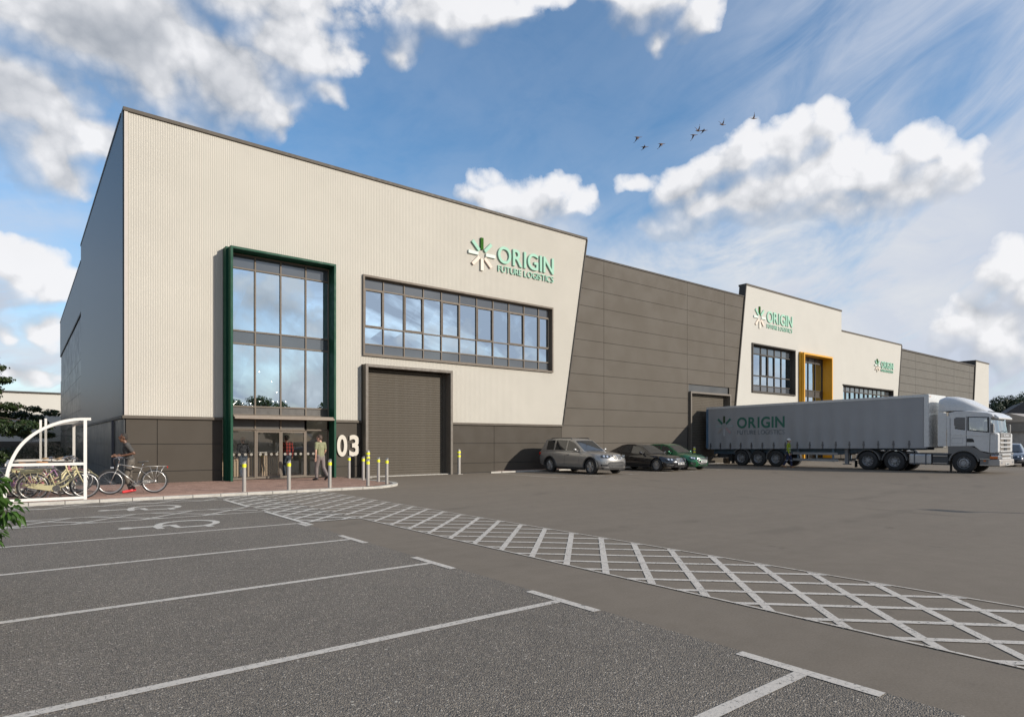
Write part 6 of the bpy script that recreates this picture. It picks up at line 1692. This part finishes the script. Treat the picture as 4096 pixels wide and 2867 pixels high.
# leafy shrub close to the camera on the left
t = thing('shrub', 'large leaved green shrub close by at the left edge of the car park', 'shrub', (-1.36, 8.1, 0)); m = MB(); cs = []
r_ = random.Random(21)
for k in range(26):
    a = r_.uniform(0, 6.28); z = r_.uniform(.25, 1.85); rr = .78 * math.sqrt(r_.random()) * (1.05 if z < 1.2 else .8); c = (rr * math.cos(a), rr * math.sin(a), z); cs.append((*c, r_.uniform(.14, .26)))
    m.tube([(r_.uniform(-.1, .1), r_.uniform(-.1, .1), 0), (c[0] * .5, c[1] * .5, z * .6), c], [.018, .012, .005], 6)
for c in ((1.10, .02, 1.05), (1.26, .0, .90), (1.12, .05, .76), (1.0, .1, 1.42), (1.12, .05, 1.20), (.84, .0, 1.66), (1.08, -.02, .64)): cs.append((*c, .13)); m.tube([(0, 0, .3), (c[0] * .5, c[1] * .5, c[2] * .8), c], [.014, .009, .004], 6)
m.build('stems', M_BARK, t, smooth=True)
def big_leaves(centres, count, size, seed):
    r2 = random.Random(seed); m = MB(); tot = sum(c[3] for c in centres)
    for cx, cy, cz, r in centres:
        for _ in range(int(count * r / tot)):
            d = Vector((r2.gauss(0, 1), r2.gauss(0, 1), r2.gauss(0, .8))).normalized(); p = Vector((cx, cy, cz)) + d * r * r2.uniform(.3, 1.0)
            u = (d + Vector((0, 0, -.6)) + Vector((r2.uniform(-.5, .5), r2.uniform(-.5, .5), r2.uniform(-.3, .3)))).normalized(); nrm = u.orthogonal().normalized(); nrm.rotate(Matrix.Rotation(r2.uniform(-.9, .9), 3, u))
            if nrm.z < 0: nrm = -nrm
            w = nrm.cross(u); s = size * r2.uniform(.7, 1.25); fold = nrm * s * .10; droop = Vector((0, 0, -.12 * s))
            q = [p, p + u * s * .35 + w * s * .26 + fold, p + u * s * .75 + w * s * .20 + fold + droop, p + u * s * 1.15 + droop * 2.2, p + u * s * .75 - w * s * .20 + fold + droop, p + u * s * .35 - w * s * .26 + fold, p + u * s * .4, p + u * s * .78 + droop]
            m.add(q, [(0, 6, 1), (1, 6, 7, 2), (2, 7, 3), (0, 5, 6), (5, 4, 7, 6), (4, 3, 7)])
    return m
big_leaves(cs, 2600, .085, 4).build('foliage', leafmat('leaf_shrub', (.018, .050, .010), (.075, .16, .022), .35), t)
# distant tree line on the right, each tree a thing
tl = [(225, 58.6, 12.8), (236, 57.5, 8.5), (230, 55.4, 14.6), (239, 56.0, 14.0), (233, 52.8, 15.2), (244, 53.5, 14.2), (236, 51.0, 16.2), (247, 52.0, 16.5), (240, 48.5, 15.0), (252, 49, 17.0)]
names = ['first', 'second', 'third', 'fourth', 'fifth', 'sixth', 'seventh', 'eighth', 'ninth', 'tenth']
for i, (x, y, h) in enumerate(tl):
    tree('dark distant tree in the tree line beyond the lorry, %s from the left' % names[i], (x, y, 0), h, h * .42, 6000, .32, 60 + i, M_LEAFF, 'distant trees beyond the yard', clumps=12, trunk=.12, squash=.8)
# trees across the road behind the camera, mirrored in the glass
for i, (x, y, h) in enumerate(((9, -24, 8.5), (14.5, -28, 9.5), (19, -24.5, 8.0), (24.5, -27, 9.0), (30, -25, 8.5), (3, -29, 9.0), (37, -29, 9.0))):
    tree('street tree across the road, mirrored in the entrance glass, number %s along the row' % names[i], (x, y, 0), h * .8, h * .34, 6000, .16, 90 + i, M_LEAF2, 'street trees across the road', clumps=16, trunk=.28)
hd_ = MB(); hd_.box(-6, 50, -22.3, -21.3, 0, .3); hd = leaf_cloud([(x * .8, -21.8, .75, .85) for x in range(-6, 60)], 14000, .10, 3, .9)
tag(hd.build('hedge', M_LEAF1, None), 'low clipped hedge along the road, mirrored in the entrance glass', 'hedge')

# ------------------------------------------------------------------ background buildings and fences
bl = thing('white_shed', 'plain white industrial shed beyond the left corner of the nearest warehouse', 'building', (-14, 88, 0), R(3))
MB().box(-45, 35, 0, 40, 0, 7.0).build('wall', pm('shed_white', (.50, .475, .425), .6, var=.04, scale=.2), bl); MB().box(-45.2, 35.2, -.15, 40, 7.0, 7.18).build('coping', M_DARKFR, bl)
MB().box(-45, 35, -.06, -.01, 0, 1.6).build('base_shade_strip', M_DADO, bl)  # shade along the foot of the shed, painted as a dark strip
fn = thing('mesh_fence', 'green-grey welded mesh fence behind the cycle shelter', 'fence', (0, 47.5, 0))
m = MB()
for k in range(250): m.box(-9 + k * .05 - .004, -9 + k * .05 + .004, -.004, .004, .05, 2.0)
for z in (.1, .5, 1.0, 1.5, 1.95): m.box(-9, 3.4, .004, .012, z - .006, z + .006)
m.build('mesh_panel', pm('fence_grey', (.06, .065, .06), .5), fn, kind='stuff')
for k in range(5): MB().box(-9 + k * 2.5 - .03, -9 + k * 2.5 + .03, -.03, .03, 0, 2.05).build('fence_post', pm('fence_grey', (.06, .065, .06), .5), fn)
hg = leaf_cloud([(-8 + k * .55, 52, .6, .8) for k in range(22)], 6000, .10, 77, .9); tag(hg.build('hedge', M_LEAF1, None), 'dark low hedge behind the mesh fence at the left', 'hedge')
for x, h, lab in ((.556, 2.35, 'slim white steel post behind the shelter, the left one of a pair'), (.70, 2.40, 'slim white steel post behind the shelter, the right one of a pair')):
    o = MB().box(-.035, .035, -.035, .035, 0, h).build('white_post', M_WHITE, None, bevel=.006); o.location = (x, 27.4, 0); tag(o, lab, 'post', 'slim white posts behind the shelter')
rb = thing('storage_building', 'low pale grey building with flat roof behind the dark sedan at the right edge', 'building', (119, 26, 0), R(-12))
MB().box(-14, 30, -8, 10, 0, 2.9).build('lower_wall', pm('store_pale', (.34, .335, .33), .6), rb); MB().box(-14.4, 30.4, -8.4, 10.4, 2.9, 4.15).build('fascia', pm('store_mid', (.17, .165, .16), .6), rb)
MB().prism([(-8.6, 4.15), (10.6, 4.15), (7, 5.5), (-4.5, 5.35)], -14.5, 30.5, 'x').build('roof', pm('store_roof', (.33, .30, .27), .7), rb)
hs = thing('distant_house', 'small dark roofed house among the distant trees at the right edge', 'house', (208, 47.5, 0), R(20))
MB().box(-9, 9, -5, 5, 0, 7).build('wall', pm('house_wall', (.2, .18, .16), .8), hs); MB().prism([(-6, 7), (6, 7), (0, 11.5)], -9.6, 9.6, 'x').build('roof', pm('house_roof', (.06, .055, .055), .8), hs)
f2 = thing('mesh_fence', 'grey welded mesh fence behind the dark sedan at the right edge', 'fence', (70, 8, 0), R(-50))
m = MB()
for k in range(300): m.box(k * .06 - .005, k * .06 + .005, -.005, .005, .05, 1.95)
for z in (.1, .7, 1.3, 1.9): m.box(0, 18, .005, .014, z - .008, z + .008)
m.build('mesh_panel', pm('fence_grey', (.06, .065, .06), .5), f2, kind='stuff')
for k in range(7): MB().box(k * 3 - .03, k * 3 + .03, -.03, .03, 0, 2.0).build('fence_post', pm('fence_grey', (.06, .065, .06), .5), f2)
# lighting column just out of frame on the right: its shadow falls across the yard
lc = thing('lighting_column', 'steel lighting column standing in the yard to the right', 'lamp post', (24.6, -8.2, 0))
m = MB(); m.tube([(0, 0, 0), (0, 0, 5.6)], [.07, .045], 10); m.build('column', M_STEEL, lc, smooth=True); MB().box(-.15, .15, -.35, .35, 5.6, 5.72).build('lantern', M_CLAD, lc, bevel=.03)

# ------------------------------------------------------------------ birds
M_BIRD = pm('bird_brown', (.11, .06, .034), .8, var=.25, scale=12)
def bird(loc, rz, up, label, s=1.0, bank=0.0):
    t = thing('bird', label, 'bird', loc, rz, 'birds flying in a loose line'); t.rotation_euler = (bank, 0, rz); t.scale = (s,) * 3
    b = Blob(); b.limb([(-.30, 0, 0), (-.12, 0, .0), (.10, 0, .01), (.26, 0, .03), (.46, 0, .07), (.53, 0, .09)], [.020, .075, .085, .05, .026, .032], (1, .9, .9)); b.limb([(.53, 0, .09), (.62, 0, .085)], [.02, .008])
    b.limb([(-.25, 0, 0), (-.42, 0, -.01)], [.035, .03], (1, 1.3, .35)); b.build('body', M_BIRD, t, .016, 1)
    for sgn in (-1, 1):
        m = MB(); st = [(0.04, .22, .08, 0), (.20, .22, .06, .14), (.36, .12, .06, .30), (.48, .02, .06, .40), (.56, -.08, .12, .46)]
        q = []
        for y, xf_, xb, z in st:
            zz = z * up; 
            for x in (xf_ - .12, -xb - .02): q += [(x, sgn * y, zz + .012), (x, sgn * y, zz - .012)]
        fs = []
        for i in range(len(st) - 1):
            a = i * 4; fs += [(a, a + 4, a + 6, a + 2), (a + 1, a + 3, a + 7, a + 5), (a, a + 1, a + 5, a + 4), (a + 2, a + 6, a + 7, a + 3)]
        fs += [(0, 2, 3, 1), (16, 17, 19, 18)]
        m.add(q, fs); m.build('wing', M_BIRD, t)
    return t
def at_view(px, py, dist):
    """where a bird seen at a spot of the overview hangs in the air, dist metres off"""
    v = VH * 1402 + VR * (px - 1148) + Vector((0, 0, 989 - py)); v.normalize(); return Vector((0, 0, 1.6)) + v * dist
BD = [((1429, 308), -1.0, 'bird with lowered wings at the left end of the line, upper of two'), ((1444, 330), -.15, 'bird with level wings, lowest and darkest at the left of the line'), ((1482, 323), -1.0, 'bird with lowered wings, third from the left'),
      ((1555, 303), -.9, 'bird with lowered wings just under two overlapping birds'), ((1565, 294), 1.3, 'bird with raised wings at the middle of the line'), ((1577, 293), -.25, 'bird with level wings touching the middle bird'),
      ((1619, 280), 1.2, 'bird with raised wings, second from the right'), ((1689, 266), 1.0, 'bird with raised wings at the right end of the line')]
for i, ((px, py), up, lab) in enumerate(BD):
    bird(at_view(px, py, 62 + i * 1.2), R(-25 + rnd.uniform(-8, 8)), up, lab, .74, .15 * (-1) ** i)

# ------------------------------------------------------------------ behind the glass
M_DESK = pm('desk_white', (.75, .74, .72), .4); M_CHAIRW = pm('chair_pale', (.66, .65, .63), .5); M_RIB = pm('desk_oak', (.42, .31, .21), .5, var=.15)
def office_set(x, y, label_n):
    d = thing('office_desk', 'white office desk behind the ribbon window, %s bay from the left' % label_n, 'desk', (x, y, 5.5), 0, 'desks behind the ribbon window')
    MB().box(-.75, .75, -.38, .38, .71, .74).build('desk_top', M_DESK, d)
    for a in (-.7, .7):
        for b in (-.32, .32): MB().box(a - .025, a + .025, b - .025, b + .025, 0, .71).build('leg', M_DESK, d)
    mo = thing('monitor', 'computer monitor on the white desk, %s bay from the left' % label_n, 'monitor', (x + .15, y + .1, 6.24), R(170), 'monitors behind the ribbon window')
    MB().box(-.28, .28, -.015, .015, .12, .47).build('screen', M_DESK, mo, bevel=.006); MB().box(-.03, .03, 0, .03, 0, .14).build('stand', M_STEEL, mo); MB().box(-.12, .12, -.08, .08, 0, .012).build('foot', M_STEEL, mo)
    c = thing('office_chair', 'pale office chair by the ribbon window, %s bay from the left' % label_n, 'chair', (x - .1, y - .62, 5.5), R(rnd.uniform(-20, 20)), 'chairs behind the ribbon window')
    MB().box(-.24, .24, -.22, .24, .44, .50).build('seat', M_CHAIRW, c, bevel=.02)
    m = MB()
    for k in range(5): m.box(-.22, .22, -.25 - k * .012, -.21 - k * .012, .58 + k * .10, .655 + k * .10)
    m.build('backrest', M_CHAIRW, c, bevel=.01, kind='stuff')
    m = MB(); m.tube([(0, 0, .08), (0, 0, .44)], .025, 8)
    for k in range(5): a = k * 1.2566; m.tube([(0, 0, .09), (.28 * math.cos(a), .28 * math.sin(a), .05)], .018, 6)
    m.build('chair_base', M_STEEL, c, smooth=True)
for x, nme in ((12.75, 'first'), (14.7, 'second'), (16.4, 'third'), (18.1, 'fourth'), (44.6, 'fifth')):
    office_set(x, 27.6, nme) if x < 40 else None
# curved reception desk with vertical ribs
rd = thing('reception_desk', 'curved ribbed reception desk behind the entrance doors', 'reception desk', (8.1, 29.3, PZ))
m = MB(); arcp = [(1.35 * math.cos(a) * 1.15, 1.0 * math.sin(a)) for a in [R(190 + k * 8.4) for k in range(20)]]
for (x0, y0), (x1, y1) in zip(arcp[:-1], arcp[1:]):
    for q in range(2):
        u = q / 2; x, y = x0 + (x1 - x0) * u, y0 + (y1 - y0) * u; m.box(x - .035, x + .035, y - .03, y + .03, 0, 1.02)
m.build('ribbed_front', M_RIB, rd, kind='stuff')
m = MB(); m.prism(arcp + [(p[0] * .72, p[1] * .72) for p in arcp[::-1]], 1.02, 1.07, 'z'); m.build('counter_top', M_DESK, rd)
M_BULB = pm('bulb', (.9, .9, .85), .3, emit=(1, .93, .80), es=22)
r_ = random.Random(31)
PL = ['glowing pendant bulb in the lobby, hanging number %s from the left of the cluster' % n for n in ('one', 'two', 'three', 'four', 'five', 'six', 'seven', 'eight', 'nine', 'ten', 'eleven', 'twelve', 'thirteen', 'fourteen', 'fifteen', 'sixteen')]
for i in range(16):
    x, y = 6.75 + i * .155, r_.uniform(26.7, 28.2); z = r_.choice((3.05, 3.1, 3.2, 3.3, 3.5, 3.7, 4.1, 4.5))
    t = thing('pendant_lamp', 'small glowing pendant lamp on a thin cord behind the lower entrance glass' if i > 99 else PL[i], 'pendant lamp', (x, y, z), 0, 'pendant lamps in the lobby')
    MB().ball((0, 0, 0), .022, 10, 6).build('bulb', M_BULB, t, smooth=True); MB().box(-.003, .003, -.003, .003, .03, 8.95 - z if y < 28.4 else 2.3).build('cord', M_BLACK, t)
